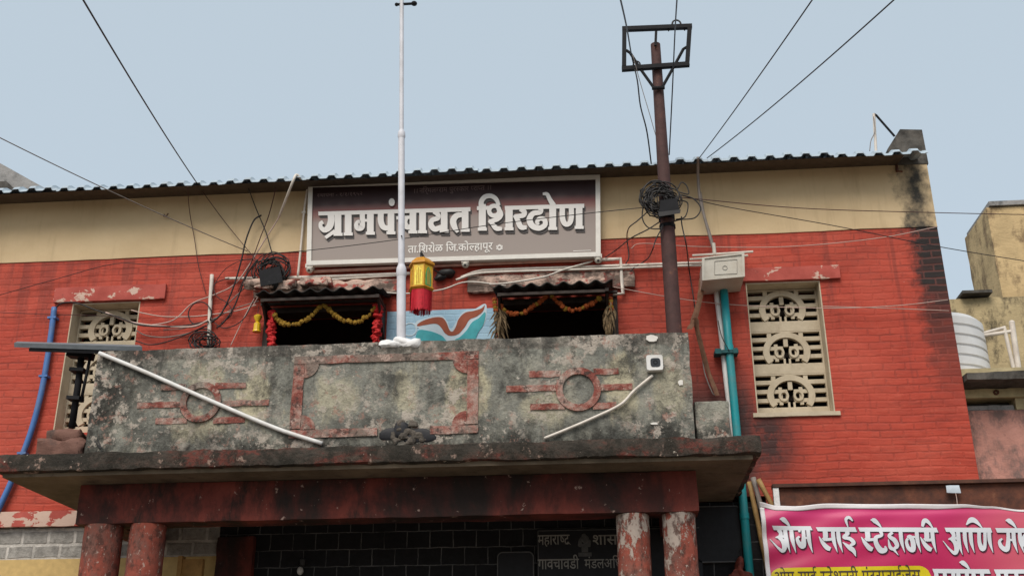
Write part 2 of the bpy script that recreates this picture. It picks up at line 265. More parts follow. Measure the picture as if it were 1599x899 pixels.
M = dict(
    red=m_red_wall(), cream=m_cream(), parapet=m_parapet(), fascia=m_fascia(), soffit=m_soffit(), beam=m_beam(), column=m_column(), moulding=m_moulding(),
    lintel=m_lintel('peeling_lintel'), ledge=m_lintel('peeling_ledge', .47), rubble_lintel=m_lintel('broken_plaster', .43, 1),
    stone=m_stone('grey_stone_masonry', (.36, .34, .31), (.62, .58, .53), .3, .155, .022),
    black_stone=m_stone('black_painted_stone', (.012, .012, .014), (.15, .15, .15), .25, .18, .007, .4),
    jali=m_jali(), sign=m_sign(), banner=m_banner(),
    yellow_wall=m_neighbour('stained_yellow_plaster', (.56, .41, .22), (.19, .13, .075), .51), yellow_dark=m_neighbour('mouldy_yellow_plaster', (.47, .37, .21), (.06, .05, .035), .5),
    pink_wall=m_neighbour('faded_pink_plaster', (.5, .25, .2), (.15, .11, .1), .46), grey_conc=m_neighbour('grey_concrete', (.3, .29, .28), (.1, .1, .1), .5),
    yellow_band=plain('yellow_wall_paint', (.55, .38, .15), .15), pale_yellow=plain('pale_yellow_plaster', (.5, .41, .23), .25, scale=4, dirt=(.1, .08, .06), dirt_amt=.6),
    dark_conc=plain('blackened_concrete', (.075, .07, .063), .6, .92, 9, .7, .2, 0, (.17, .15, .13), .5), rub=m_neighbour('crumbled_brick', (.17, .09, .07), (.06, .05, .045), .48),
    dark_stone=plain('dark_rubble', (.1, .085, .07), .6, .9, 18, .5),
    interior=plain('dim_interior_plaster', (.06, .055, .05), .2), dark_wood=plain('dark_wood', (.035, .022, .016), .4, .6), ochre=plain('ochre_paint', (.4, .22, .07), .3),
    roof=plain('pale_blue_roof_sheet', (.36, .43, .485), .1, .45, 5, .1, .4, 0, (.25, .25, .25), .35), roof_under=plain('eave_shade_brown', (.075, .055, .04), .4),  # roof_under: dark brown that carries the eave shade
    awning=plain('black_corrugated_sheet', (.022, .02, .018), .4, .85, 9, .3, .3, 0, (.08, .075, .07), .5), black=plain('black_metal', (.013, .013, .015), .3, .75, 14, .15, .2),
    white=plain('white_paint', (.68, .67, .65), .1, .5, 6, .08, .3, 0, (.4, .36, .31), .55), pole_white=plain('white_pole_paint', (.62, .62, .66), .1, .45, 5, .08, .35, 0, (.36, .34, .33), .6),
    frame_white=plain('aluminium_frame', (.66, .63, .58), .08, .45), plaster=plain('white_cement', (.72, .71, .7), .15, .9, 12, .6),
    pvc=plain('white_pvc', (.66, .6, .53), .15, .5, 10, .05, .4, 0, (.4, .33, .28), .5), pinkpvc=plain('paint_spattered_pvc', (.62, .36, .29), .25, .55, 8, .05, .3, 0, (.45, .12, .09), .6),
    letter=plain('sign_letter', (.66, .635, .61), .04, .5, 3, 0), letter_dk=plain('letter_shadow', (.05, .043, .042), .1, .5, 3, 0), faint=plain('faint_letter', (.17, .115, .11), .1, .5, 3, 0),
    small_letter=plain('small_letter', (.72, .69, .65), .05, .5, 3, 0), board_letter=plain('chalky_letter', (.3, .29, .27), .2, .7), board=plain('black_board', (.012, .012, .015), .3, .55), board_line=plain('board_border', (.1, .1, .1), .3, .6),
    banner_letter=plain('banner_letter', (.62, .64, .68), .04, .42, 3, 0), banner_shadow=plain('banner_shadow', (.06, .012, .03), .1, .5, 3, 0), banner_white=plain('banner_border', (.68, .65, .66), .06, .5), pill=plain('yellow_print', (.62, .5, .01), .06, .4), pill_text=plain('dark_print', (.05, .035, .03), .1),
    pole=m_rust('brown_painted_steel', (.085, .04, .036), (.05, .026, .024)), rust=m_rust('rusty_steel'), rust2=m_rust('rust_sheet', (.1, .042, .026), (.05, .024, .018)),
    teal=plain('teal_pipe', (.01, .28, .31), .2, .45, 4, .1, .4, 0, (.1, .2, .2), .7), teal_dk=plain('dark_teal_clamp', (.01, .08, .085), .2), blue=plain('blue_pipe', (.06, .16, .4), .2, .45, 5, .05, .4, 0, (.16, .19, .25), .7),
    box=plain('grey_enclosure', (.55, .52, .45), .08, .5, 6, .05, .4, 0, (.35, .28, .2), .5), line=plain('seam_line', (.3, .28, .25), .1),
    panel=plain('grey_panel', (.16, .18, .2), .15, .5), wire=plain('black_cable', (.022, .02, .02), .3, .5, 10, 0), wire_red=plain('maroon_wire', (.06, .022, .02), .3, .5, 10, 0), wire_pale=plain('pale_cable', (.5, .36, .31), .15, .6, 10, 0), wire_grey=plain('grey_cable', (.22, .19, .17), .2, .6, 10, 0),
    mural_blue=m_lintel('mural_blue'), mural_teal=plain('mural_teal', (.06, .36, .4), .25, .7, 6), mural_bird=plain('mural_rust', (.29, .075, .038), .2, .7, 6), mural_white=plain('mural_pale', (.5, .6, .66), .1, .7, 6),
    mari_yellow=plain('yellow_marigold', (.33, .19, .025), .4, .85, 60, .4), mari_orange=plain('orange_marigold', (.34, .075, .016), .4, .85, 60, .4), redcloth=plain('red_garland', (.5, .02, .02), .25, .7, 30, .3), leaf=plain('dry_leaf', (.15, .1, .05), .6, .8, 30, .2),
    lan_yellow=plain('yellow_foil', (.78, .5, .02), .25, .35, 25, .15, .5), lan_pale=plain('pale_yellow_foil', (.9, .74, .08), .25, .35, 40, .15, .5), lan_green=plain('green_foil', (.05, .42, .14), .25, .35, 25, .1, .5), lan_red=plain('red_fringe', (.55, .015, .03), .2, .6, 30, .1), lan_gold=plain('gold_trim', (.55, .24, .02), .2, .45),
    brown=plain('brown_cloth', (.2, .1, .06), .35, .9), bamboo=plain('bamboo', (.34, .21, .08), .35, .6, 12, .2), tank=plain('white_tank_plastic', (.7, .7, .7), .06, .45, 4, .04, .35, 0, (.5, .47, .42), .35),
    glass=plain('dark_lens', (.01, .01, .012), .1, .15, 5, 0, .6), cloth_blue=plain('pale_cloth', (.5, .56, .62), .1, .8), bag=plain('orange_bag', (.2, .045, .03), .7, .7, 18, .4), ground=plain('dusty_ground', (.2, .165, .13), .25, .95, 1.5, .3), bulb=plain('bulb_glass', (.5, .48, .45), .05, .25, 5, 0, .5),
)
def mural():
    g = G('mural_blue_paint'); col = g.ramp(g.noise(3, detail=7), [(.3, (.28, .44, .57)), (.7, (.38, .55, .66))])
    col = g.mix(g.math('MULTIPLY', g.ramp(g.noise(7, (.5, 1, 3), 6, .7, loc=(4, 4, 4)), [(.58, 0.0), (.66, 1.0)]), .4), col, (.12, .22, .32))
    bc, bf = g.brick(.235, .0825, .01, .05, 2.3); g.bump(g.math('ADD', g.math('MULTIPLY', bf, -.6), g.noise(12)), .4, .015); return g.done(col, .75, .25)
M['mural_blue'] = mural()

# ------------------------------------------------------------------ mesh helpers
def origin_of(o):
    p = Vector((0, 0, 0))
    while o: p += o.location; o = o.parent
    return p
class B:
    def __init__(s): s.v = []; s.f = []
    def add(s, vs, fs):
        n = len(s.v); s.v += [Vector(p) for p in vs]; s.f += [tuple(i+n for i in f) for f in fs]; return s
    def box(s, x0, x1, y0, y1, z0, z1):
        return s.add([(x0, y0, z0), (x1, y0, z0), (x1, y1, z0), (x0, y1, z0), (x0, y0, z1), (x1, y0, z1), (x1, y1, z1), (x0, y1, z1)],
                     [(0, 3, 2, 1), (4, 5, 6, 7), (0, 1, 5, 4), (1, 2, 6, 5), (2, 3, 7, 6), (3, 0, 4, 7)])
    def bar(s, a, b, wd, hd, up=(0, 0, 1)):
        a, b = Vector(a), Vector(b); d = (b-a).normalized(); sd = d.cross(Vector(up)).normalized(); u = sd.cross(d)
        vs = [p+sd*(i*wd/2)+u*(j*hd/2) for p in (a, b) for i, j in ((-1, -1), (1, -1), (1, 1), (-1, 1))]
        return s.add(vs, [(0, 1, 2, 3), (7, 6, 5, 4), (0, 4, 5, 1), (1, 5, 6, 2), (2, 6, 7, 3), (3, 7, 4, 0)])
    def tube(s, pts, r, n=8, cap=True):
        pts = [Vector(p) for p in pts]; m = len(pts); rs = r if isinstance(r, (list, tuple)) else [r]*m
        d0 = (pts[1]-pts[0]).normalized(); ref = Vector((0, 0, 1)) if abs(d0.z) < .9 else Vector((0, 1, 0))
        nn = d0.cross(ref).normalized(); vs = []
        for i, p in enumerate(pts):
            d = (pts[min(i+1, m-1)]-pts[max(i-1, 0)]).normalized()
            nn = (nn-d*nn.dot(d)); nn = nn.normalized() if nn.length > 1e-6 else d.orthogonal().normalized()
            bb = d.cross(nn)
            vs += [p+(nn*math.cos(2*math.pi*k/n)+bb*math.sin(2*math.pi*k/n))*rs[i] for k in range(n)]
        fs = [(i*n+k, i*n+(k+1) % n, (i+1)*n+(k+1) % n, (i+1)*n+k) for i in range(m-1) for k in range(n)]
        if cap: fs += [tuple(range(n-1, -1, -1)), tuple((m-1)*n+k for k in range(n))]
        return s.add(vs, fs)
    def lathe(s, base, prof, n=24):
        base = Vector(base); vs = [base+Vector((r*math.cos(2*math.pi*k/n), r*math.sin(2*math.pi*k/n), z)) for r, z in prof for k in range(n)]
        m = len(prof); fs = [(i*n+k, i*n+(k+1) % n, (i+1)*n+(k+1) % n, (i+1)*n+k) for i in range(m-1) for k in range(n)]
        fs += [tuple(range(n-1, -1, -1)), tuple((m-1)*n+k for k in range(n))]
        return s.add(vs, fs)
    def prism(s, poly, y0, y1):
        """poly: list of (x, z); front face at y0 (towards the street), back at y1"""
        a = sum(poly[i][0]*poly[(i+1) % len(poly)][1]-poly[(i+1) % len(poly)][0]*poly[i][1] for i in range(len(poly)))
        if a < 0: poly = poly[::-1]
        n = len(poly); vs = [(x, y0, z) for x, z in poly]+[(x, y1, z) for x, z in poly]
        fs = [tuple(range(n)), tuple(range(2*n-1, n-1, -1))]+[(i, i+n, (i+1) % n+n, (i+1) % n) for i in range(n)]
        return s.add(vs, fs)
    def annulus(s, cx, cz, ro, ri, y0, y1, a0=0, a1=360, n=32, sx=1.0):
        full = abs(a1-a0) >= 360; k = n if full else n+1
        an = [R(a0+(a1-a0)*i/n) for i in range(k)]
        vs = []
        for y in (y0, y1):
            for r in (ro, ri): vs += [(cx+r*sx*math.cos(a), y, cz+r*math.sin(a)) for a in an]
        o0, i0, o1, i1 = 0, k, 2*k, 3*k; fs = []
        for i in range(n):
            j = (i+1) % k
            fs += [(o0+i, o0+j, i0+j, i0+i)[::-1], (o1+i, o1+j, i1+j, i1+i), (o0+i, o0+j, o1+j, o1+i), (i0+i, i1+i, i1+j, i0+j)]
        if not full: fs += [(o0, i0, i1, o1), (o0+n, o1+n, i1+n, i0+n)]
        return s.add(vs, fs)
    def blob(s, c, rx, ry, rz, amp=.15, freq=8, sub=3):
        bm = bmesh.new(); bmesh.ops.create_icosphere(bm, subdivisions=sub, radius=1)
        c = Vector(c); vs = []
        for q in bm.verts:
            p = Vector((q.co.x*rx, q.co.y*ry, q.co.z*rz)); k = 1+amp*noise.noise((p+c)*freq)*2; vs.append(c+p*k)
        s.add(vs, [tuple(l.index for l in f.verts) for f in bm.faces]); bm.free(); return s
    def rough(s, x0, x1, y0, y1, z0, z1, step=.05, amp=.01, freq=6, seed=0):
        nx, ny, nz = (max(1, int(round((b-a)/step))) for a, b in ((x0, x1), (y0, y1), (z0, z1)))
        idx = {}; vs = []; fs = []
        def vid(i, j, k):
            if (i, j, k) not in idx:
                p = Vector((x0+(x1-x0)*i/nx, y0+(y1-y0)*j/ny, z0+(z1-z0)*k/nz))
                q = p*freq+Vector((seed*7.1, seed*3.3, 0)); ed = sum(a in (0, b) for a, b in ((i, nx), (j, ny), (k, nz)))
                dv = noise.noise_vector(q)*amp+noise.noise_vector(q*3.1)*amp*.5
                if ed >= 2:      # worn arrises
                    c = Vector(((x0+x1)/2, (y0+y1)/2, (z0+z1)/2)); inn = Vector([(-1 if a == b else 1) if a in (0, b) else 0 for a, b in ((i, nx), (j, ny), (k, nz))])
                    dv += inn*amp*(.45+.9*max(0, noise.noise(q*.8+Vector((5, 5, 5)))))
                idx[(i, j, k)] = len(vs); vs.append(p+dv)
            return idx[(i, j, k)]
        for i in range(nx):
            for k in range(nz):
                fs.append((vid(i, 0, k), vid(i+1, 0, k), vid(i+1, 0, k+1), vid(i, 0, k+1))); fs.append((vid(i, ny, k), vid(i, ny, k+1), vid(i+1, ny, k+1), vid(i+1, ny, k)))
        for j in range(ny):
            for k in range(nz):
                fs.append((vid(0, j, k), vid(0, j, k+1), vid(0, j+1, k+1), vid(0, j+1, k))); fs.append((vid(nx, j, k), vid(nx, j+1, k), vid(nx, j+1, k+1), vid(nx, j, k+1)))
        for i in range(nx):
            for j in range(ny):
                fs.append((vid(i, j, 0), vid(i, j+1, 0), vid(i+1, j+1, 0), vid(i+1, j, 0))); fs.append((vid(i, j, nz), vid(i+1, j, nz), vid(i+1, j+1, nz), vid(i, j+1, nz)))
        return s.add(vs, fs)
    def build(s, name, m, parent=None, label=None, cat=None, group=None, smooth=False, kind=None):
        o0 = origin_of(parent) if parent else sum(s.v, Vector((0, 0, 0)))/len(s.v)
        if not parent: o0 = Vector((o0.x, o0.y, min(q.z for q in s.v)))
        if kind == 'structure': o0 = Vector((0, 0, 0))
        me = bpy.data.meshes.new(name); me.from_pydata([q-o0 for q in s.v], [], s.f); me.materials.append(m)
        if smooth:
            me.polygons.foreach_set('use_smooth', [True]*len(me.polygons)); me.update()
            if smooth != 'all': me.set_sharp_from_angle(angle=R(40))
        o = bpy.data.objects.new(name, me); COL.objects.link(o)
        if parent: o.parent = parent
        else: o.location = o0
        if label: o['label'] = label
        if cat: o['category'] = cat
        if group: o['group'] = group
        if kind: o['kind'] = kind
        return o
def thing(name, label, cat, loc, group=None):
    o = bpy.data.objects.new(name, None); COL.objects.link(o); o.location = loc; o.empty_display_size = .2
    o['label'] = label; o['category'] = cat
    if group: o['group'] = group
    return o
def spline(p, n=8):
    p = [Vector(q) for q in p]
    if len(p) == 2: return [p[0].lerp(p[1], i/n) for i in range(n+1)]
    e = [p[0]*2-p[1]]+p+[p[-1]*2-p[-2]]; out = []
    for i in range(1, len(e)-2):
        for k in range(n):
            t = k/n; a, b, c, d = e[i-1:i+3]
            out.append(.5*((2*b)+(c-a)*t+(2*a-5*b+4*c-d)*t*t+(3*b-a-3*c+d)*t**3))
    return out+[p[-1]]
def wire(name, label, pts, r, m, group=None, cat='cable', sag=0.0, n=8, parent=None):
    q = [pt(*p) if not isinstance(p, Vector) else p for p in pts]
    if sag: q = [q[0].lerp(q[1], t/24)-Vector((0, 0, 4*sag*(t/24)*(1-t/24))) for t in range(25)]
    else: q = spline(q, n)
    return B().tube(q, r, 6).build(name, M[m], parent, label, None if parent else cat, group, smooth='all')
def xz(u, v, y): p = pt(u, v, y); return (p.x, p.z)

# ------------------------------------------------------------------ ground
B().add([(-300, -300, 0), (300, -300, 0), (300, 300, 0), (-300, 300, 0)], [(0, 1, 2, 3)]).build('ground', M['ground'], None, 'dusty open ground in front of the red building', None, None, kind='structure')

# ------------------------------------------------------------------ the main building
X0, X1 = -9.2, 3.95
hall = thing('office_building', 'two storey red brick village office with cream top band and stained concrete porch', 'building', (0, 0, 0))
WR = dict(x0=1.71, x1=2.55, z0=4.98, z1=6.53)       # right lattice window
WL = dict(x0=-6.28, x1=-5.44, z0=4.98, z1=6.58)     # left lattice window
DL = dict(x0=-3.90, x1=-2.46, z0=4.30, z1=6.42)     # balcony openings
DR = dict(x0=-1.14, x1=.24, z0=4.30, z1=6.42)
def wall_cells(x0, x1, z0, z1, y0, y1, holes):
    xs = sorted({x0, x1, *[h[k] for h in holes for k in ('x0', 'x1')]}); zs = sorted({z0, z1, *[min(max(h[k], z0), z1) for h in holes for k in ('z0', 'z1')]})
    solid = lambda i, k: 0 <= i < len(xs)-1 and 0 <= k < len(zs)-1 and not any(h['x0'] < (xs[i]+xs[i+1])/2 < h['x1'] and h['z0'] < (zs[k]+zs[k+1])/2 < h['z1'] for h in holes)
    b = B()
    for i in range(len(xs)-1):
        for k in range(len(zs)-1):
            if not solid(i, k): continue
            a, c, d, e = xs[i], xs[i+1], zs[k], zs[k+1]
            b.add([(a, y0, d), (c, y0, d), (c, y0, e), (a, y0, e)], [(0, 1, 2, 3)]); b.add([(a, y1, d), (c, y1, d), (c, y1, e), (a, y1, e)], [(3, 2, 1, 0)])
            if not solid(i-1, k): b.add([(a, y0, d), (a, y0, e), (a, y1, e), (a, y1, d)], [(0, 1, 2, 3)])
            if not solid(i+1, k): b.add([(c, y0, d), (c, y0, e), (c, y1, e), (c, y1, d)], [(3, 2, 1, 0)])
            if not solid(i, k-1): b.add([(a, y0, d), (c, y0, d), (c, y1, d), (a, y1, d)], [(3, 2, 1, 0)])
            if not solid(i, k+1): b.add([(a, y0, e), (c, y0, e), (c, y1, e), (a, y1, e)], [(0, 1, 2, 3)])
    return b
ZB, ZC, ZT = 4.08, 7.15, 7.985
wall_cells(X0, X1, ZB, ZC-.005, 0, .4, [WR, WL, DL, DR]).build('red_wall', M['red'], hall)
# cream band, its painted lower edge a little wavy
n = 60; b = B(); top = []; bot = []
for i in range(n+1):
    x = X0+(X1-.002-X0)*i/n; bot.append((x, ZC+.018*noise.noise(Vector((x*.7, 0, 0)))+.008*noise.noise(Vector((x*4, 3, 0)))))
b.prism([(X0, ZT), *bot, (X1-.002, ZT)], -.012, .398); b.build('cream_band', M['cream'], hall)
# gable end that rises above the roof at the right corner
b = B().prism([(3.52, 7.96), (3.965, 7.96), (3.955, 8.42), (3.70, 8.44), (3.52, 8.18)], -.02, 1.2); b.build('gable_coping', M['dark_conc'], hall)
B().box(X1-.3, X1-.001, .401, 8, 0, 7.98).box(X0, X0+.3, .401, 8, 0, 7.98).box(X0+.301, X1-.301, 7.7, 8, 0, 7.98).build('rear_wall', M['grey_conc'], hall)
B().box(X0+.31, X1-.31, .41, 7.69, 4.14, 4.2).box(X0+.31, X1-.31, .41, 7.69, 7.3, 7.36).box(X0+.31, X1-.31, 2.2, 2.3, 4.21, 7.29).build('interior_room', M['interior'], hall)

# corrugated roof, lip bent over the eave
pitch = .206
def roof_z(x): return 7.885+.012*noise.noise(Vector((x*.5, 2, 0)))
def rib(x):
    t = (x/pitch) % 1; return .04*min(1, max(0, (abs(t-.5)-.22)/.1))
xs = []
x = X0-.2
while x < 3.86:
    xs.append(x); x += pitch/16
rows = [(-.45, 0.0, 1), (-.42, .042, 1), (-.35, .08, 1), (-.1, .13, 1), (1.5, .45, 1), (4, .9, 1)]
def sheet_off(x): k = math.floor(x/1.03+.3); return .05*noise.noise(Vector((k*1.7, .5, 0))), .02*noise.noise(Vector((k*2.3, 4.5, 0)))
vs = [(x, y+sheet_off(x)[0]*(y < -.09), roof_z(x)+sheet_off(x)[1]*(y < .5)+dz+rib(x)*k+.012*noise.noise(Vector((x*2.3, y*2, 0)))) for y, dz, k in rows for x in xs]; nx = len(xs)
fs = [(j*nx+i, j*nx+i+1, (j+1)*nx+i+1, (j+1)*nx+i) for j in range(len(rows)-1) for i in range(nx-1)]
ro = B().add(vs, fs).build('roof_sheet', M['roof'], hall)
so_ = ro.modifiers.new('thick', 'SOLIDIFY'); so_.thickness = .006
B().add([(X0, -.40, 7.892), (3.6, -.40, 7.892), (3.6, .3, 8.02), (X0, .3, 8.02)], [(0, 1, 2, 3)]).build('eave_shade_sheet', M['roof_under'], hall)  # added dark sheet: deepens the shade under the eave and cuts bounce

# lintels and ledges
ledge = lambda u0, v0, u1, v1, y, name, m, amp=.006, d=.05: B().rough(pt(u0, v1, y).x, pt(u1, v1, y).x, y, y+d-.004, pt(u0, v1, y).z, pt(u0, v0, y).z, .04, amp).build(name, M[m], hall, smooth=True)
ledge(82, 449, 256, 472, -.05, 'lintel', 'lintel')
B().rough(1.63, 2.78, -.045, -.004, 6.535, 6.70, .04, .005).build('lintel', M['lintel'], hall, smooth=True)
B().rough(-4.05, -2.25, -.09, -.004, pt(500, 462, -.08).z, pt(500, 438, -.08).z, .035, .02, 9, 3).build('lintel', M['rubble_lintel'], hall, smooth=True)
B().rough(-1.5, .45, -.07, -.004, pt(860, 452, -.07).z, pt(860, 424, -.07).z, .035, .014, 9, 5).build('lintel', M['rubble_lintel'], hall, smooth=True)
B().rough(-9.2, -5.15, -.06, .0, 3.905, 4.08, .06, .006).build('string_course', M['ledge'], hall, smooth=True)
B().rough(1.66, 2.6, -.03, .185, 4.935, 4.985, .05, .004).build('window_sill', M['jali'], hall, smooth=True)
# lower storey
B().box(X0, -4.2, .02, .32, 3.56, 3.904).build('stone_wall', M['stone'], hall)
B().box(X0, -4.2, .01, .32, 0, 3.559).build('plinth_wall', M['yellow_band'], hall)
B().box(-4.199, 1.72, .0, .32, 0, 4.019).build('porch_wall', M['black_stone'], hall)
B().box(1.721, X1, .0, .3, 0, 4.079).build('shop_wall', M['red'], hall)
# lattice windows
def lattice(x0, x1, z0, h, y, win):
    """one cast block: side slots, a ring and a rounded motif in it"""
    b = B(); W_ = x1-x0; k = [0]
    L = lambda t: x0+W_*t
    Z = lambda t: z0+h*(1-t)
    def bar(a, c, d, e):
        k[0] += 1; b.box(L(a), L(c), y+.0007*k[0], y+.06-.0007*k[0], Z(e), Z(d))
    bar(0, .02, 0, 1); bar(.98, 1, 0, 1); bar(.02, .98, 0, .03); bar(.02, .98, .765, 1)      # rim and solid foot
    for e0, e1 in ((.14, .235), (.35, .44), (.555, .645)):
        bar(.021, .26, e0, e1); bar(.75, .979, e0, e1)
    bar(.25, .31, .031, .24); bar(.69, .75, .031, .24)
    cx, cz = L(.5), Z(.49); r = h*.46; sx = 1.13
    k[0] += 1; b.annulus(cx, cz, r, r*.73, y-.006, y+.056, -36, 216, 40, sx)
    bar(.47, .53, .17, .36)
    for m in (0, 1):
        f = (lambda p, q: (p, q)) if not m else (lambda p, q: (1-q, 1-p))
        for p, q, d, e in ((.25, .455, .352, .438), (.25, .455, .557, .643), (.335, .385, .3, .7), (.43, .462, .4, .6), (.45, .478, .64, .764), (.25, .29, .64, .764)): bar(*f(p, q), d, e)
        b.annulus(L(.4 if not m else .6), Z(.5), h*.13, h*.075, y-.003, y+.055, 0, 360, 18, .85)
    return b.build('lattice_block', M['jali'], win, smooth=False)
def window(w_, name, n, solid_h):
    x0, x1, z0, z1 = w_['x0'], w_['x1'], w_['z0'], w_['z1']
    f = B()
    f.box(x0+.001, x0+.014, -.003, .33, z0, z1-.002).box(x1-.014, x1-.001, -.002, .33, z0, z1-.002).box(x0+.0141, x1-.0141, -.001, .33, z1-.016, z1-.002)
    fo = f.build('window', M['jali'], hall)
    hh = (z1-.02-z0)/n
    for i in range(n): lattice(x0+.0145, x1-.0145, z0+hh*i+.001, hh-.003, .19, fo)
    s_ = B()
    for i in range(9): s_.bar((x0, .37, z0+.1+(z1-z0)*i/9), (x1, .37, z0+.1+(z1-z0)*i/9), .03, .06)
    s_.build('louvre', M['dark_wood'], fo)
window(WR, 'window', 3, .2); window(WL, 'window', 3, .2)
# balcony openings with hoods
def opening(d, shift, uL, uR, vL, vR):
    f = B(); x0, x1, z1 = d['x0'], d['x1'], d['z1']
    f.box(x0+.001, x0+.06, -.03, .2, d['z0'], z1).box(x1-.06, x1-.001, -.03, .2, d['z0'], z1).box(x0+.061, x1-.061, -.028, .2, z1-.07, z1-.001)
    fr = f.build('balcony_door', M['dark_wood'], hall)
    yF = -.5; pl, pr = pt(uL, vL, yF), pt(uR, vR, yF); nx = 90; vs = []
    rows = [(yF, 0), (yF+.2, .03), (-.035, .085)]
    for y, dz in rows:
        for i in range(nx+1):
            t = i/nx; x = pl.x+(pr.x-pl.x)*t; z = pl.z+(pr.z-pl.z)*t
            vs.append((x, y, z+dz+.022*math.cos(2*math.pi*x/.18)+.008*noise.noise(Vector((x*4, y*3, shift)))))
    fs = [(j*(nx+1)+i, j*(nx+1)+i+1, (j+1)*(nx+1)+i+1, (j+1)*(nx+1)+i) for j in range(2) for i in range(nx)]
    a = B().add(vs, fs).build('awning', M['awning'], hall, smooth='all'); md = a.modifiers.new('thick', 'SOLIDIFY'); md.thickness = .012; md.offset = -1
    zb = pl.z-.06
    B().box(pl.x+.05, pl.x+.09, yF+.05, -.031, zb-.04, zb).box(pr.x-.09, pr.x-.05, yF+.05, -.031, pr.z-.1, pr.z-.06).box(pl.x+.091, pr.x-.091, yF+.05, yF+.09, zb-.035, zb-.002).box(x0, x1, -.2, -.16, z1-.03, z1+.0).build('awning_frame', M['dark_wood'], a)
    B().prism([(-.035, zb-.35), (-.035, zb-.04), (yF+.06, zb-.04)], 0, .03)
    for xx in (pl.x+.05, pr.x-.08):
        b = B(); b.add([(xx, -.035, zb-.4), (xx, -.035, zb-.041), (xx, yF+.08, zb-.041), (xx+.025, -.035, zb-.4), (xx+.025, -.035, zb-.041), (xx+.025, yF+.08, zb-.041)], [(0, 1, 2), (5, 4, 3), (0, 3, 4, 1), (1, 4, 5, 2), (2, 5, 3, 0)])
        b.build('awning_bracket', M['dark_wood'], a)
opening(DL, 0, 399, 598, 456, 448); opening(DR, 7, 769, 957, 447, 438)
random.seed(21); b = B()
for i in range(13):
    u = random.uniform(396, 520); p = pt(u, 446-(u-398)*.035+random.uniform(-4, 4), -.12); w_ = random.uniform(.06, .17); h_ = random.uniform(.03, .075)
    b.rough(p.x-w_, p.x+w_, -.13-random.uniform(0, .09), -.095, p.z-h_, p.z+h_*.6, .03, .022, 9, i)
b.build('plaster_lumps', M['rubble_lintel'], hall, smooth=True)

# mural between the openings
mu = B().box(-2.44, -1.16, -.006, -.001, 5.2, 6.33).build('mural', M['mural_blue'], hall)
def poly(pts, y): return [xz(u, v, y) for u, v in pts]
def spoly(pts, y):
    n = len(pts); q = [Vector((*p, 0)) for p in pts]; out = []
    for i in range(n):
        a, b_, c, d = q[i-1], q[i], q[(i+1) % n], q[(i+2) % n]
        for t in (0, .25, .5, .75): out.append(.5*((2*b_)+(c-a)*t+(2*a-5*b_+4*c-d)*t*t+(3*b_-a-3*c+d)*t**3))
    return [xz(p.x, p.y, y) for p in out]
B().prism(spoly([(652, 509), (653, 505), (664, 499), (680, 495), (691, 496), (697, 503), (702, 515), (707, 517), (712, 509), (716, 498), (726, 488), (740, 485), (752, 481), (757, 476), (754, 486), (744, 494), (733, 499), (726, 510), (716, 521), (704, 524), (695, 520), (688, 510), (680, 505), (664, 507)], -.012), -.012, -.0062).build('painted_bird', M['mural_bird'], mu)
B().prism(spoly([(648, 512), (650, 502), (664, 497), (681, 493), (692, 494), (699, 503.5), (704, 514), (712, 503), (723, 487), (740, 483), (757, 474), (760, 484), (757, 504), (742, 526), (735, 545), (652, 545), (655, 514)], -.009), -.009, -.0061).build('painted_outline', M['mural_white'], mu)
B().prism(spoly([(652, 517), (668, 516), (684, 521), (694, 528), (700, 545), (652, 545)], -.0135), -.0135, -.0091).prism(spoly([(718, 526), (729, 515), (737, 503), (748, 496), (757, 487), (758, 494), (754, 508), (746, 520), (735, 545), (712, 545), (710, 531)], -.0135), -.0135, -.0091).build('painted_wave', M['mural_teal'], mu)
B().annulus(*xz(640, 514, -.012), .085, .072, -.0115, -.0064, 0, 360, 28).build('painted_ring', M['mural_white'], mu)

# porch: slab, beam, columns, parapet
ZS = 4.02
sl_ = B().rough(-5.78, 1.44, -2.0, -.065, ZS+.03, 4.225, .055, .016, 5, 1).build('porch_slab', M['fascia'], hall, smooth=True)
B().box(-5.70, 1.36, -1.93, -.067, ZS-.004, ZS+.05).build('slab_soffit', M['soffit'], sl_)
B().rough(-5.1, .88, -1.56, -1.24, 3.63, ZS-.006, .06, .006, 4, 2).build('beam', M['beam'], hall, smooth=True)
B().rough(-5.08, -4.8, -1.237, -.002, 3.66, ZS-.006, .08, .006).build('beam', M['beam'], hall, smooth=True); B().rough(.58, .86, -1.237, -.002, 3.66, ZS-.006, .08, .006).build('beam', M['beam'], hall, smooth=True)
for cx, r in ((-4.87, .183), (-4.425, .172), (.265, .155), (.695, .155)):
    b = B(); n = 36; zz = [i*3.63/60 for i in range(61)]; vs = []
    for z in zz:
        for k in range(n):
            a = 2*math.pi*k/n; q = Vector((cx+math.cos(a)*.3, math.sin(a)*.3, z)); rr = r*(1+.012*(1-z/3.63))+.005*noise.noise(q*5)+.003*noise.noise(q*17)
            vs.append((cx+rr*math.cos(a), -1.40+rr*math.sin(a), z))
    b.add(vs, [(i*n+k, i*n+(k+1) % n, (i+1)*n+(k+1) % n, (i+1)*n+k) for i in range(60) for k in range(n)]); b.build('column', M['column'], hall, smooth='all')
B().box(-5.9, 1.5, -2.1, -.001, 0.004, .3).build('porch_floor', M['dark_conc'], hall)
PY = -1.8
pp = B().rough(-5.0, .872, PY, PY+.16, 4.215, 5.31, .045, .009, 5, 4).build('parapet', M['parapet'], hall, smooth=True)
B().rough(-4.98, -4.84, PY+.165, -.01, 4.215, 5.28, .09, .008, 5, 6).build('parapet_return', M['parapet'], hall, smooth=True)
B().rough(.74, .868, PY+.165, -.01, 4.215, 5.28, .09, .008, 5, 7).build('parapet_return', M['parapet'], hall, smooth=True)
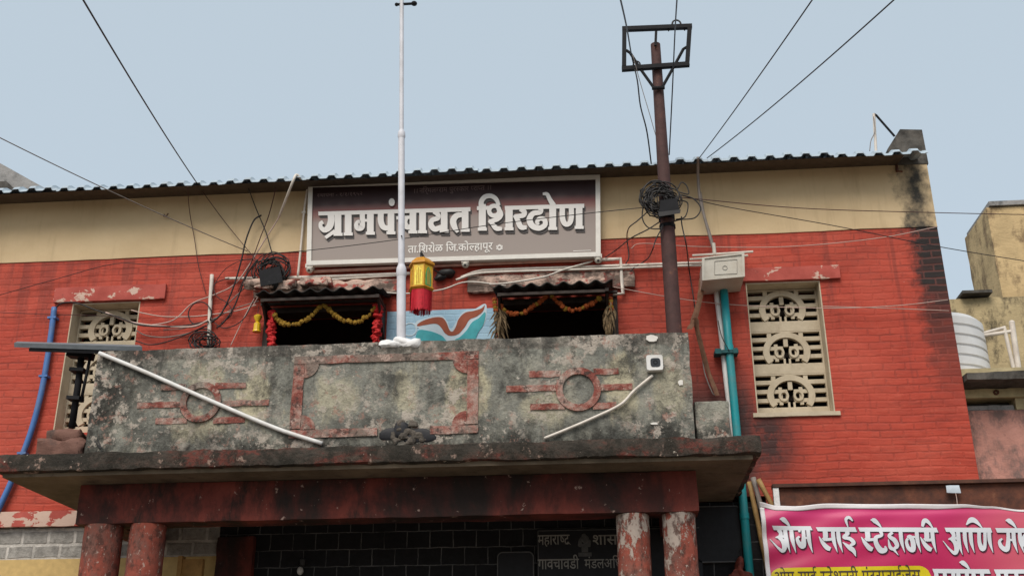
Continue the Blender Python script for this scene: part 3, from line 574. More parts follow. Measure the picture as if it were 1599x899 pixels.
B().rough(.885, 1.21, -1.72, -1.45, 4.215, 4.64, .045, .014, 6, 8).build('corner_block', M['parapet'], hall, smooth=True)
B().rough(-5.5, -5.02, -1.8, -1.3, 4.215, 4.42, .035, .03, 7, 9).rough(-5.42, -5.08, -1.77, -1.35, 4.40, 4.52, .035, .022, 7, 2).build('broken_brickwork', M['rub'], hall, smooth=True)
# relief on the parapet
yr = PY-.018
def relief(pts, dy=0.0): return B().prism(poly(pts, yr), yr-dy, PY+.004)
cx0, cz0 = xz(604, 616, yr)
fl, ft = xz(459, 556, yr); frr, fb = xz(747, 676, yr); tw = .115; cr = .16
def notch(o, q):   # frame outline, concave quarter circles inside
    x0, x1, z0, z1 = fl+o, frr-o, fb+o*.8, ft-o*.8; out = []
    for (cx, cz, a0) in ((x1, z1, 180), (x1, z0, 90), (x0, z0, 0), (x0, z1, -90)):
        pass
    return x0, x1, z0, z1
b = B()
b.rough(fl, frr, yr, PY-.003, ft-.085, ft, .04, .006, 7, 1); b.rough(fl, -2.12, yr+.001, PY-.003, fb, fb+.085, .04, .006, 7, 2); b.rough(-1.62, frr, yr+.001, PY-.003, fb, fb+.085, .04, .006, 7, 2)
b.rough(fl+.002, fl+tw, yr-.002, PY-.003, fb+.09, ft-.09, .04, .006, 7, 3); b.rough(frr-tw, frr-.002, yr-.002, PY-.003, fb+.09, ft-.09, .04, .006, 7, 4)
b.build('panel_frame', M['moulding'], pp, smooth=True)
for sx_, sz_ in ((0, 0), (1, 0), (0, 1), (1, 1)):
    cx = fl+tw if not sx_ else frr-tw; cz = fb+.085 if not sz_ else ft-.085; q = []
    for k in range(11):
        a = R(9*k); q.append((cx+(.14*math.cos(a))*(1 if not sx_ else -1), cz+(.14*math.sin(a))*(1 if not sz_ else -1)))
    B().prism([(cx, cz)]+q, yr+.003, PY-.003).build('frame_corner', M['moulding'], pp)
def ornament(u, v, s, bars):
    cx, cz = xz(u, v, yr); b = B().annulus(cx, cz, .215*s, .15*s, yr-.006, PY+.002, 0, 360, 36); o = b.build('ring_ornament', M['moulding'], pp)
    for u0, v0, u1, v1 in bars:
        (xa, za), (xb, zb) = xz(u0, v0, yr), xz(u1, v1, yr)
        B().rough(xa, xb, yr+.004, PY-.003, (za+zb)/2-.034*s, (za+zb)/2+.034*s, .03, .006, 9, u0).build('ornament_bar', M['moulding'], pp, smooth=True)
ornament(903, 607, 1.0, [(826, 584, 876, 582), (926, 580, 966, 578), (790, 606, 872, 605), (936, 605, 988, 602), (828, 634, 882, 634), (925, 634, 963, 631)])
ornament(313, 627, .95, [(250, 604, 290, 603), (335, 602, 385, 600), (213, 632, 282, 631), (346, 630, 420, 627), (242, 657, 292, 656), (332, 656, 382, 654)])
B().blob((-1.86, PY+.0, 4.38), .2, .016, .1, .55, 8, 4).build('broken_patch_shade', M['board'], pp, smooth=True)  # flat black blob, its colour gives the darkness inside the broken hole
random.seed(5); b = B()
for i in range(20): b.blob((-1.84+random.gauss(0, .075), PY-.004, 4.36+random.gauss(0, .045)), random.uniform(.03, .06), .02, random.uniform(.02, .04), .7, 16, 2)
b.build('loose_rubble', M['dark_stone'], pp)
for u, v, ru, rv in ((1018, 528, 10, 5), (1063, 597, 4, 5), (1022, 661, 6, 2)):
    q = [(u+ru*math.cos(R(a_))*(1+.5*noise.noise(Vector((math.cos(R(a_))*1.6+u, math.sin(R(a_))*1.6, 0)))), v+rv*math.sin(R(a_))*(1+.5*noise.noise(Vector((math.cos(R(a_))*1.6, math.sin(R(a_))*1.6+v, 3))))) for a_ in range(0, 360, 15)]
    B().prism([xz(x_, y_, PY-.012) for x_, y_ in q], PY-.014, PY+.01).build('cement_patch', M['frame_white'], pp)
# porch interior bits
B().rough(-4.19, -3.78, -.1, -.004, 0, 3.75, .12, .008).build('pilaster', M['beam'], hall, smooth=True)

# ------------------------------------------------------------------ writing
def stroke_mesh(strokes, f, y0, dy=.0006, thick=.006, warp=None, end=2):
    """each brush stroke [(x, y, width)...] becomes a strip; f maps trace units to (X, Z)"""
    b = B()
    for si, st in enumerate(strokes):
        if st[0] == 'P': pol = [f(*q) for q in st[1]]
        else:
            c = spline([Vector((q[0], q[1], q[2])) for q in st], 6); L = []; Rr = []
            for i, q in enumerate(c):
                d = Vector((c[min(i+1, len(c)-1)].x-c[max(i-1, 0)].x, c[min(i+1, len(c)-1)].y-c[max(i-1, 0)].y)); d = d.normalized() if d.length else Vector((1, 0)); nn = Vector((-d.y, d.x))*max(q.z, 2)/2
                L.append(f(q.x+nn.x, q.y+nn.y)); Rr.append(f(q.x-nn.x, q.y-nn.y))
            n = len(L); y = y0-dy*si; yy = lambda p: y+(warp(*p) if warp else 0)
            vs = [(p[0], yy(p), p[1]) for p in L+Rr]+[(p[0], yy(p)+thick, p[1]) for p in L+Rr]
            fs = []
            for i in range(n-1):
                fs += [(i, i+1, n+i+1, n+i), (2*n+i, 3*n+i, 3*n+i+1, 2*n+i+1), (i, 2*n+i, 2*n+i+1, i+1), (n+i, n+i+1, 3*n+i+1, 3*n+i)]
            fs += [(0, n, 3*n, 2*n), (n-1, 3*n-1, 4*n-1, 2*n-1)]
            b.add(vs, fs); continue
        y = y0-dy*si
        if warp:     # cut wide bars so that they follow the cloth
            (ax, az), (bx, bz), (cx, cz), (dx, dz) = pol; N = 24; vs = []
            for i in range(N+1):
                t = i/N; p, q = (ax+(bx-ax)*t, az+(bz-az)*t), (dx+(cx-dx)*t, dz+(cz-dz)*t); vs += [(p[0], y+warp(*p), p[1]), (q[0], y+warp(*q), q[1])]
            b.add(vs, [(2*i, 2*i+1, 2*i+3, 2*i+2) for i in range(N)])
        else: b.prism(pol, y, y+thick)
    return b
def font_mesh(parts, x, z, h, y, b, bold=0.0, warp=None, width=None):
    """parts: strings in drawing order; ('half', s) is cut off before its stem. Returns the end x"""
    segs = []; cur = 0.0
    for p in parts:
        s_, half = (p[1], True) if isinstance(p, tuple) else (p, False)
        cu = bpy.data.curves.new('t', 'FONT'); cu.body = s_; cu.offset = bold; cu.resolution_u = 3
        o = bpy.data.objects.new('t', cu); COL.objects.link(o); bpy.context.view_layer.update()
        me = o.evaluated_get(bpy.context.evaluated_depsgraph_get()).to_mesh(); vs = [q.co.copy() for q in me.vertices]; fs = [tuple(q.vertices) for q in me.polygons]
        o.to_mesh_clear(); bpy.data.objects.remove(o); bpy.data.curves.remove(cu)
        wd = max(q.x for q in vs)
        if half:
            bm = bmesh.new(); vv = [bm.verts.new(q) for q in vs]
            for q in fs:
                try: bm.faces.new([vv[i] for i in q])
                except ValueError: pass
            bmesh.ops.bisect_plane(bm, geom=bm.verts[:]+bm.edges[:]+bm.faces[:], plane_co=(wd*.68, 0, 0), plane_no=(1, 0, 0), clear_outer=True)
            bm.verts.index_update(); vs = [q.co.copy() for q in bm.verts]; fs = [tuple(l.index for l in q.verts) for q in bm.faces]; bm.free(); wd *= .66
        segs.append((cur, vs, fs)); cur += wd+(.02 if not s_.endswith(' ') else .28)
    k = h/.72; kx = width/cur if width else k
    for i, (cx, vs, fs) in enumerate(segs):
        q = [(x+(cx+v.x)*kx, y-.0004*i, z+v.y*k) for v in vs]
        if warp: q = [(a, c+warp(a, d), d) for a, c, d in q]
        b.add(q, fs)
    return x+cur*kx

# sign board ------------------------------------------------------------
YS = -.14
sg_c = pt(708, 345, YS); tl, tr_, bl, br = (pt(u, v, YS) for u, v in ((482, 287), (937, 274), (479, 415), (938, 401)))
sign = thing('name_sign', 'wide grey and maroon office sign with big white lettering and pale frame under the eave', 'sign', (sg_c.x, YS, (tl.z+bl.z)/2))
sw, so0 = .055, .0
pol = [(bl.x, bl.z), (br.x, br.z), (tr_.x, tr_.z+.0), (tl.x, tl.z)]
inn = [(bl.x+sw, bl.z+sw), (br.x-sw, br.z+sw), (tr_.x-sw, tr_.z-sw), (tl.x+sw, tl.z-sw)]
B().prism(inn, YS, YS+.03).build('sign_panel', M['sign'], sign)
f = B()
for i in range(4):
    j = (i+1) % 4; f.prism([pol[i], pol[j], inn[j], inn[i]], YS-.02, YS+.05)
f.build('sign_frame', M['frame_white'], sign)
A = lambda x, y: xz(480+x/5.992, 270+y/5.992, YS); A2 = lambda x, y: (x+1318.2, y)
def sh(st, dx, dy=0): return [(x+dx, y+dy, w_) for x, y, w_ in st]
def stem(x, y0, y1, w_=62, foot=84, ff=28): return [[(x, y0, w_), (x, y1, w_)], [(x-foot/2, y1-ff/2, ff), (x+foot/2, y1-ff/2, ff)]]
Bq = 1318.2
main = [('P', [(105, 370), (1527, 328), (1527, 366), (108, 405)])]
main += [[(222, 385, 62), (226, 450, 62), (208, 510, 62), (165, 540, 50), (130, 515, 38), (128, 480, 36), (150, 465, 34)], [(172, 612, 30), (262, 548, 34)]]+stem(290, 380, 595)+stem(385, 380, 592)
main += [[(517, 380, 48), (518, 460, 48), (512, 515, 52), (475, 522, 50), (460, 490, 38), (478, 462, 30), (500, 470, 26)], [(500, 452, 24), (590, 450, 26)]]+stem(592, 378, 585)
main += [[(690, 375, 55), (690, 455, 55), (712, 510, 52), (755, 522, 46), (790, 500, 40)]]+stem(785, 372, 582)
main += [[(835, 428, 30), (965, 422, 30)], [(925, 425, 45), (912, 470, 52), (935, 512, 50), (985, 505, 42)]]+stem(990, 368, 574)+stem(1080, 366, 572)
main += [[(1185, 368, 40), (1222, 395, 44), (1222, 430, 44), (1172, 448, 44), (1158, 492, 50), (1195, 532, 50), (1262, 512, 42)]]+stem(1282, 362, 566)
main += stem(Bq+160, 340, 558)+[[(Bq+140, 398, 42), (Bq+80, 408, 52), (Bq+48, 455, 58), (Bq+62, 515, 52), (Bq+92, 562, 26)]]
main += [[(Bq+270, 338, 36), (Bq+380, 335, 36)]]+stem(Bq+320, 300, 548, 66)+[[(Bq+312, 330, 52), (Bq+312, 275, 46), (Bq+345, 232, 44), (Bq+400, 224, 42), (Bq+448, 252, 40), (Bq+476, 312, 30)]]
main += [[(Bq+432+48*math.cos(a), 362+46*math.sin(a), 40) for a in [math.pi*2*i/10 for i in range(11)]], [(Bq+470, 340, 40), (Bq+494, 395, 44), (Bq+460, 440, 44), (Bq+385, 462, 34)], [(Bq+376, 458, 14), (Bq+410, 480, 36), (Bq+450, 525, 46), (Bq+504, 530, 30)]]
main += [('P', [(Bq+530, 318), (Bq+1272, 297), (Bq+1272, 335), (Bq+532, 355)])]+stem(Bq+570, 345, 545, 68)
main += [[(Bq+675, 345, 40), (Bq+712, 372, 46), (Bq+700, 405, 46), (Bq+618, 418, 36)], [(Bq+612, 408, 18), (Bq+645, 440, 44), (Bq+680, 512, 50), (Bq+735, 518, 34)]]
main += [[(Bq+868, 340, 46), (Bq+860, 375, 46), (Bq+795, 388, 48), (Bq+762, 440, 56), (Bq+785, 500, 56), (Bq+850, 524, 50), (Bq+905, 495, 46), (Bq+900, 445, 44), (Bq+855, 436, 40), (Bq+832, 468, 36), (Bq+850, 490, 20)]]
main += stem(Bq+978, 320, 542, 64)+[[(Bq+885, 205, 22), (Bq+925, 208, 34), (Bq+950, 255, 40), (Bq+985, 312, 50)]]
main += [[(Bq+1068, 335, 50), (Bq+1068, 420, 50), (Bq+1085, 475, 48), (Bq+1112, 490, 44), (Bq+1140, 470, 46), (Bq+1152, 420, 48), (Bq+1152, 332, 48)]]+stem(Bq+1225, 325, 532)
dot = [('P', [(793+28*math.cos(2*math.pi*i/18), 283+36*math.sin(2*math.pi*i/18)) for i in range(18)])]
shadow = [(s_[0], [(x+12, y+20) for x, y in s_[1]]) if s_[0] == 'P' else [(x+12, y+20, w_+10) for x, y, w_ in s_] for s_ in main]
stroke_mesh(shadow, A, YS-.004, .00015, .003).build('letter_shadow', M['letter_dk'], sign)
stroke_mesh(main+dot, A, YS-.02, .00012, .01).build('lettering', M['letter'], sign)
b = B(); p0, p1 = pt(637, 393.5, YS), pt(770, 391, YS)
font_mesh(['ता.', 'िशरोळ ', 'िज.', 'को', ('half', 'ल'), 'हापूर'], p0.x, p0.z-.012, .1, YS-.004, b, .014, None, p1.x-p0.x)
b.build('small_lettering', M['small_letter'], sign); b = B()
px, pz = xz(780, 386.5, YS)
for i in range(6):
    a = R(60*i+30); b.annulus(px+.027*math.cos(a), pz+.027*math.sin(a), .0145, .004, YS-.004-.0002*i, YS-.002, 0, 360, 10)
b.build('flower_mark', M['small_letter'], sign); b = B()
b.box(pt(895, 391, YS).x, pt(923, 391, YS).x, YS-.004, YS-.002, pt(895, 392.5, YS).z, pt(895, 391.6, YS).z)
b.build('printed_line', M['small_letter'], sign)
b = B(); p0, p1 = pt(645, 301, YS), pt(767, 298, YS)
font_mesh(['।। ', 'निर्मल', ('half', 'ग'), 'राम ', 'पुर', ('half', 'स'), 'कार ', ('half', 'प'), 'रा', ('half', 'प'), 'त ', '।।'], p0.x, p0.z-.01, .07, YS-.004, b, .0, None, p1.x-p0.x)
b.build('faded_lettering', M['faint'], sign); b = B(); p0, p1 = pt(495, 307, YS), pt(566, 305, YS)
font_mesh([('half', 'स'), 'थापना ', '- ', '१/१/१९५२'], p0.x, p0.z-.01, .05, YS-.004, b, .0, None, p1.x-p0.x)
b.build('faded_lettering', M['faint'], sign)

# dark board inside the porch -------------------------------------------
YB = -.06
bd = thing('notice_board', 'black painted board with chalky government lettering on the dark porch wall', 'sign', (-.4, YB, 2.7))
xa, za = xz(838, 826, YB); xb = 1.0
B().box(xa, xb, YB, YB+.055, 2.6, za).build('board_panel', M['board'], bd)
B().box(xa+.01, xb-.01, YB-.004, YB-.001, za-.02, za-.012).box(xa+.01, xa+.018, YB-.004, YB-.001, 2.65, za-.021).build('border_line', M['board_line'], bd)
b = B(); p0, p1 = pt(840, 850, YB), pt(893, 850, YB)
x_ = font_mesh(['महारा', ('half', 'ष'), 'ट'], p0.x, p0.z, .115, YB-.005, b, .008, None, p1.x-p0.x-.02)
b.add([(x_-.05, YB-.006, p0.z-.005), (x_-.02, YB-.006, p0.z+.03), (x_+.012, YB-.006, p0.z-.008), (x_-.02, YB-.006, p0.z+.012)], [(0, 3, 2, 1)])
b.build('lettering', M['board_letter'], bd); b = B()
p1 = pt(925, 850, YB); font_mesh(['शासन'], p1.x, p1.z, .115, YB-.005, b, .008, None, .36)
b.build('lettering', M['board_letter'], bd); b = B()
p0 = pt(840, 888, YB); p1 = pt(905, 888, YB); font_mesh(['गावचावडी'], p0.x, p0.z, .115, YB-.005, b, .008, None, p1.x-p0.x); font_mesh(['मंडलअ', 'िधकारी'], pt(913, 888, YB).x, p0.z, .105, YB-.005, b, .004, None, .58)
b.build('lettering', M['board_letter'], bd); b = B()
p0 = pt(858, 921, YB); font_mesh(['व तलाठी ', 'कार', ('half', 'य'), 'ालय'], p0.x, p0.z, .1, YB-.005, b, .004, None, .62)
b.build('lettering', M['board_letter'], bd)
cx, cz = xz(913, 850, YB); b = B()
b.blob((cx, YB-.002, cz+.06), .05, .006, .055, .3, 30, 2).box(cx-.035, cx+.035, YB-.006, YB-.001, cz-.075, cz+.01).box(cx-.07, cx+.07, YB-.007, YB-.001, cz-.12, cz-.08).blob((cx-.045, YB-.002, cz+.02), .025, .006, .04, .3, 30, 2).blob((cx+.045, YB-.002, cz+.02), .025, .006, .04, .3, 30, 2)
b.build('pillar_emblem', M['board_line'], bd)
def rrect(x0, x1, z0, z1, r): return [(x+r*math.cos(R(a)), z+r*math.sin(R(a))) for x, z, s_ in ((x1-r, z1-r, 0), (x0+r, z1-r, 90), (x0+r, z0+r, 180), (x1-r, z0+r, 270)) for a in range(s_, s_+91, 15)]
def round_board(u0, v0, u1, v1, z0, label, y=-.05):
    x0, zt = xz(u0, v0, y); x1 = xz(u1, v0, y)[0]; t = thing('dark_board', label, 'board', ((x0+x1)/2, y, z0))
    B().prism(rrect(x0, x1, z0, zt, .05), y, y+.045).build('board_panel', M['board'], t)
    o, i_ = rrect(x0-.012, x1+.012, z0-.012, zt+.012, .06), rrect(x0, x1, z0, zt, .05); b = B(); n = len(o)
    vs = [(p[0], y-.01, p[1]) for p in o]+[(p[0], y-.01, p[1]) for p in i_]+[(p[0], y+.044, p[1]) for p in o]; b.add(vs, [(k, (k+1) % n, n+(k+1) % n, n+k) for k in range(n)]+[(k, 2*n+k, 2*n+(k+1) % n, (k+1) % n) for k in range(n)]); b.build('board_rim', M['board_line'], t)
round_board(1085, 792, 1155, 0, pt(1100, 876, -.05).z, 'dark blank board with thin pale rounded rim beside the teal pipe')
round_board(778, 863, 832, 0, 2.7, 'dark board with rounded pale rim left of the lettered board')

# ------------------------------------------------------------------ banner, its beam and shop front
YN = -.45
bn0 = pt(1186, 784, YN)
def fold(x, z):
    u = x-bn0.x; d = bn0.z-z
    tens = math.exp(-u*1.1); k = math.sin((u*1.0+d*2.9)*7.5)*.02*tens*math.exp(-d*1.2)
    return k+.012*math.sin(u*2.1+d*5)+.014*math.exp(-((d-.11)/.035)**2)*min(1, max(0, u-.15))+.006*math.sin(d*23+u*1.5)*math.exp(-d*2)+.006*noise.noise(Vector((x*3, z*4, 0)))
ban = thing('shop_banner', 'magenta vinyl shop banner with white lettering and yellow strip below rusty beam', 'banner', bn0)
x1b = pt(1700, 800, YN).x; z0b = 3.05
def edge_z(x):
    px = [(1186, 784), (1215, 789), (1245, 790), (1290, 786), (1400, 787), (1500, 788), (1545, 791), (1600, 796), (1700, 798)]
    q = [xz(u, v, YN) for u, v in px]
    for i in range(len(q)-1):
        if x <= q[i+1][0]: t = max(0, (x-q[i][0])/(q[i+1][0]-q[i][0])); t = t*t*(3-2*t); return q[i][1]+(q[i+1][1]-q[i][1])*t
    return q[-1][1]
def sheet(x0, x1, zf0, zf1, y, m, name, par, nx=140, nz=60):
    vs = []
    for i in range(nx+1):
        x = x0+(x1-x0)*i/nx; a, c = zf0(x), zf1(x)
        for k in range(nz+1):
            z = a+(c-a)*k/nz; vs.append((x, y+fold(x, z), z))
    o = B().add(vs, [(i*(nz+1)+k, (i+1)*(nz+1)+k, (i+1)*(nz+1)+k+1, i*(nz+1)+k+1) for i in range(nx) for k in range(nz)]).build(name, m, par, smooth='all')
    md = o.modifiers.new('thick', 'SOLIDIFY'); md.thickness = .0015; return o
lean = .055
sheet(bn0.x+.02, x1b, lambda x: z0b, lambda x: edge_z(x)-.0, YN, M['banner'], 'banner_sheet', ban)
sheet(bn0.x-.0, x1b, lambda x: edge_z(x)-.045+.03*max(0, min(1, (x-3.35)/.5)), lambda x: edge_z(x)+.004, YN-.005, M['banner_white'], 'banner_hem', ban, 140, 4)
sheet(bn0.x-.0, bn0.x+.045, lambda x: z0b, lambda x: edge_z(x)-.046, YN-.005, M['banner_white'], 'banner_edge', ban, 4, 50)
Cc = lambda x, y: xz(1190+x/7.5524, 780+y/7.5524, YN)
D0 = (1390-1190)*7.5524
D_ = lambda st: ('P', [(x*7.5524/7.555+D0, y) for x, y in st[1]]) if st[0] == 'P' else [(x+D0, y, w_) for x, y, w_ in st]
aa = lambda dx, dy: [sh(s_, dx, dy) for s_ in ([(195, 345, 45), (222, 385, 45), (212, 425, 42), (160, 440, 14)], [(190, 430, 34), (240, 480, 50), (262, 550, 58), (240, 602, 44), (180, 560, 24), (95, 458, 6)], [(215, 425, 32), (285, 432, 32)], [(272, 345, 46), (288, 480, 46), (330, 622, 4)])]
stm = lambda x, y0=350, y1=622, w_=44: [(x, y0, w_), (x+14, (y0+y1)/2, w_), (x+54, y1, 4)]
flag = lambda x, y: [(x, y, 8), (x+40, y+4, 52), (x+88, y+42, 38), (x+132, y+95, 10)]
hookS = lambda x, y: [[(x+72, y-70, 58), (x+76, y+10, 58), (x+48, y+40, 40)], [(x, y, 8), (x+40, y+68, 40), (x+95, y+130, 56), (x+135, y+150, 44)], [(x+75, y+38, 34), (x+160, y+30, 34)]]
bt = [('P', [(116, 303), (572, 308), (594, 358), (140, 352)])]+aa(0, 0)+[stm(345), flag(205, 226), [(440, 348, 40), (440, 380, 20)], [(485, 350, 42), (488, 440, 46), (482, 540, 66), (440, 520, 54), (412, 462, 36), (440, 430, 24)], [(470, 452, 26), (545, 448, 26)], stm(540)]
bt += [('P', [(632, 322), (1095, 322), (1117, 378), (655, 370)])]+hookS(668, 432)+[stm(830), stm(892), [(985, 370, 36), (1008, 395, 44), (962, 440, 40), (1035, 460, 44), (1075, 510, 46), (1030, 540, 22)], [(948, 500, 8), (1020, 560, 50), (1072, 600, 50), (1102, 668, 6)], [(1066, 250, 14), (1020, 208, 36), (985, 235, 34), (1010, 320, 12)]]
bt += [('P', [(1128, 325), (D0+540, 330), (D0+562, 386), (1150, 375)])]+hookS(1164, 438)+[[(1390, 370, 40), (1402, 420, 36), (1335, 448, 46), (1340, 520, 54), (1395, 595, 66), (1450, 590, 50), (1445, 545, 14)], flag(1275, 238)]
bt += [D_(s_) for s_ in ([(20, 385, 36), (-20, 430, 38), (45, 480, 52), (75, 545, 48), (30, 585, 26)], [(-30, 470, 10), (-5, 560, 40), (40, 590, 30), (92, 655, 4)], stm(112), [(190, 440, 24), (228, 440, 48), (262, 500, 56), (262, 590, 58), (212, 570, 46), (186, 500, 36), (200, 455, 30)], [(240, 440, 26), (310, 440, 26)], stm(302), stm(486), [(372, 318, 30), (395, 250, 52), (440, 262, 40), (500, 340, 12)])]
bt += [D_(s_) for s_ in hookS(348, 440)]
bt += [D_(('P', [(635, 330), (1180, 330), (1200, 386), (655, 380)]))]+[D_(s_) for s_ in aa(520, 25)]+[D_(s_) for s_ in (stm(868), stm(938), [(890, 296, 12), (945, 240, 62), (1005, 255, 48), (1082, 335, 10)], [(1040, 370, 42), (1050, 500, 46), (1085, 575, 56), (1115, 540, 40), (1112, 370, 40)], stm(1158))]
bt += [D_(s_) for s_ in (('P', [(1232, 333), (2150, 333), (2170, 386), (1258, 386)]), [(1388, 380, 40), (1392, 480, 48), (1375, 580, 60), (1315, 555, 50), (1288, 490, 36), (1320, 455, 22)], [(1375, 470, 26), (1455, 470, 26)], stm(1448), stm(1522), flag(1355, 242), [(1600, 400, 40), (1560, 470, 40), (1600, 540, 46), (1660, 470, 30)], stm(1660), stm(1740))]
row2 = [D_(s_) for s_ in (('P', [(496, 812), (1165, 815), (1185, 868), (515, 862)]), flag(812, 735), stm(640, 830, 1100), stm(740, 830, 1100), stm(900, 830, 1100), stm(1080, 830, 1100), [(540, 860, 44), (560, 950, 60), (640, 960, 40)], [(800, 860, 44), (820, 950, 60), (900, 960, 40)], [(980, 860, 44), (1000, 950, 60), (1080, 960, 40)], ('P', [(1222, 818), (2100, 818), (2120, 868), (1242, 868)]), stm(1360, 830, 1100), stm(1480, 830, 1100), stm(1600, 830, 1100), [(1270, 860, 44), (1290, 950, 60), (1360, 960, 40)])]
shd = [(s_[0], [(x+12, y+10) for x, y in s_[1]]) if s_[0] == 'P' else [(x+12, y+10, w_+8) for x, y, w_ in s_] for s_ in bt+row2]
stroke_mesh(shd, Cc, YN-.006, .00004, .001, fold).build('letter_shadow', M['banner_shadow'], ban)
stroke_mesh(bt+row2, Cc, YN-.011, .00006, .001, fold).build('lettering', M['banner_letter'], ban)
xa, za = Cc(72, 775); xb, zb = Cc(D0+480, 805); zt = (za+zb)/2
pl = rrect(xa, xb, zt-.42, zt, .12); b = B(); 
n = len(pl); xs_ = [xa+(xb-xa)*i/60 for i in range(61)]
def pill_z(x):
    d = min(x-xa, xb-x); return zt-(.12-math.sqrt(max(0, .12**2-(.12-d)**2)) if d < .12 else 0)
vs = [(x, YN-.008+fold(x, zt-.42+(pill_z(x)-zt+.42)*k/8), zt-.42+(pill_z(x)-zt+.42)*k/8) for x in xs_ for k in range(9)]
b.add(vs, [(i*9+k, (i+1)*9+k, (i+1)*9+k+1, i*9+k+1) for i in range(60) for k in range(8)]); b.build('yellow_strip', M['pill'], ban, smooth='all')
b = B(); p0 = xz(1208, 911, YN); font_mesh(['ओम ', 'साई ', ('half', 'स'), 'टेशनरी ', 'एंटर', ('half', 'प'), 'राईजेस'], p0[0], p0[1], .13, YN-.012, b, .004, fold, xz(1440, 911, YN)[0]-p0[0]); b.build('strip_lettering', M['pill_text'], ban)

bp = pt(1205, 757, -.3)
rb = thing('steel_beam', 'long rusty steel channel spanning above the magenta banner', 'beam', (bp.x, -.3, pt(1400, 790, -.3).z))
xe = pt(1720, 757, -.3).x; zt = bp.z
B().box(bp.x, xe, -.36, -.25, zt-.035, zt).build('beam_flange', M['rust2'], rb)
B().rough(bp.x+.002, xe, -.31, -.28, zt-.3, zt-.037, .1, .004).build('beam_web', M['rust'], rb, smooth=True)
B().box(bp.x+.003, bp.x+.06, -.35, -.312, zt-.24, zt-.04).build('peeling_bracket', M['plaster'], rb)
p = pt(1487, 757, -.37); B().rough(p.x-.07, p.x+.07, -.385, -.362, p.z-.085, p.z+.002, .025, .006).build('hanging_rag', M['cloth_blue'], None, 'small pale blue rag hanging over the rusty beam', 'rag', smooth=True)
wire('thin_string', 'thin pale string hanging from the rag on the rusty beam', [(1492, 768, -.38), (1494, 778, -.385), (1495, 790, -.4)], .004, 'wire_pale', None, 'string')
# bamboo poles and bag beside the banner
for i, (u0, v0, u1, v1, l) in enumerate(((1170, 752, 1195, 870, 'thick bamboo pole leaning farthest left behind the banner edge'), (1176, 745, 1207, 860, 'weathered grey bamboo pole leaning between two others by the banner'), (1184, 748, 1212, 800, 'golden bamboo pole leaning nearest the banner corner'))):
    a, c = pt(u0, v0, -.1-.06*i), pt(u1, v1, -.12-.06*i); d = (c-a).normalized()
    pts = [a+d*(k*.1) for k in range(42)]; pts = [q for q in pts if q.z > 0.02]
    B().tube(pts, [.026*(1.12 if k % 3 == 0 else 1) for k in range(len(pts))], 8).build('bamboo_pole', M['bamboo'] if i != 1 else M['wire_grey'], None, l, 'pole', 'bamboo poles by the banner', smooth='all')
p = pt(1156, 896, -.2); B().blob(p, .085, .05, .1, .7, 13, 4).blob(p+Vector((-.06, -.01, -.05)), .05, .04, .08, .7, 13, 4).build('cloth_bag', M['bag'], None, 'crumpled orange and red cloth bag hanging beside the teal pipe', 'bag', smooth=True)
wire('bag_hook', 'short dark hook cord holding the orange cloth bag on the wall', [(1154, 868, -.18), (1156, 860, -.1), (1157, 852, -.02)], .006, 'wire', None, 'hook')
# bulb holder
p = pt(474, 878, -.02); t = thing('wall_bulb', 'small bare bulb in a round holder on the black stone porch wall', 'light bulb', p)
B().lathe((p.x, p.y-.03, p.z-.04), [(.02, 0), (.035, .02), (.035, .07), (.02, .08)], 14).build('bulb_holder', M['wire'], t, smooth=True)
B().blob((p.x-.02, p.y-.04, p.z-.09), .035, .035, .045, 0, 1).build('bulb', M['bulb'], t, smooth='all')
# wooden post inside the porch
xp, zp = xz(300, 868, -.5); B().box(xp-.13, xp-.085, -.55, -.45, .3, zp).box(xp-.084, xp+.13, -.53, -.46, .3, zp-.03).build('wooden_shutter', M['ochre'], None, 'ochre and brown wooden shutter board standing inside the porch', 'shutter')

# ------------------------------------------------------------------ flagpole, lantern
fp = pt(626, 532, -1.72)
fl_ = thing('flagpole', 'tall white flagpole set in white cement on the balcony parapet', 'flagpole', (fp.x, fp.y, 5.28))
def up(u, v): return pt(u, v, -1.72)
z1, z2, z3 = up(627, 425).z, up(627, 210).z, up(628, -8).z; fx, fy = fp.x, fp.y; tx = lambda v: up(627.0, v).x
def seg(v0, v1, r): return B().tube([up(626.5+(527-v0)/527*.8, v0), up(626.5+(527-v1)/527*.8, v1)], r, 20)
seg(540, 424, .046).build('lower_pole', M['pole_white'], fl_, smooth=True); seg(424, 209, .034).build('middle_pole', M['pole_white'], fl_, smooth=True); seg(209, -12, .024).build('upper_pole', M['pole_white'], fl_, smooth=True)
B().tube([up(626.7, 432), up(626.7, 428), up(626.7, 419), up(626.8, 414)], [.047, .054, .05, .036], 20).build('collar', M['pole_white'], fl_, smooth=True)
B().tube([up(627, 216), up(627, 213), up(627, 207), up(627, 203)], [.035, .042, .038, .025], 20).build('collar', M['pole_white'], fl_, smooth=True)
q = up(627.5, 7); B().tube([q+Vector((-.06, 0, 0)), q+Vector((.13, 0, 0))], .016, 10).blob(q+Vector((.14, -.0, 0)), .035, .035, .028, 0, 1, 2).blob(q+Vector((-.06, 0, 0)), .022, .022, .022, 0, 1, 2).build('pulley', M['black'], fl_, smooth=True)
B().rough(fp.x-.2, fp.x+.215, PY-.022, PY+.13, 5.245, 5.325, .025, .022, 9, 3).blob((fp.x, -1.73, 5.31), .11, .08, .06, .3, 9).build('cement_footing', M['plaster'], fl_, smooth=True)
B().tube([up(627, 372)+Vector((.01, -.04, 0)), up(627, 372)+Vector((.01, -.055, 0))], .008, 8).build('bolt', M['black'], fl_, smooth=True)

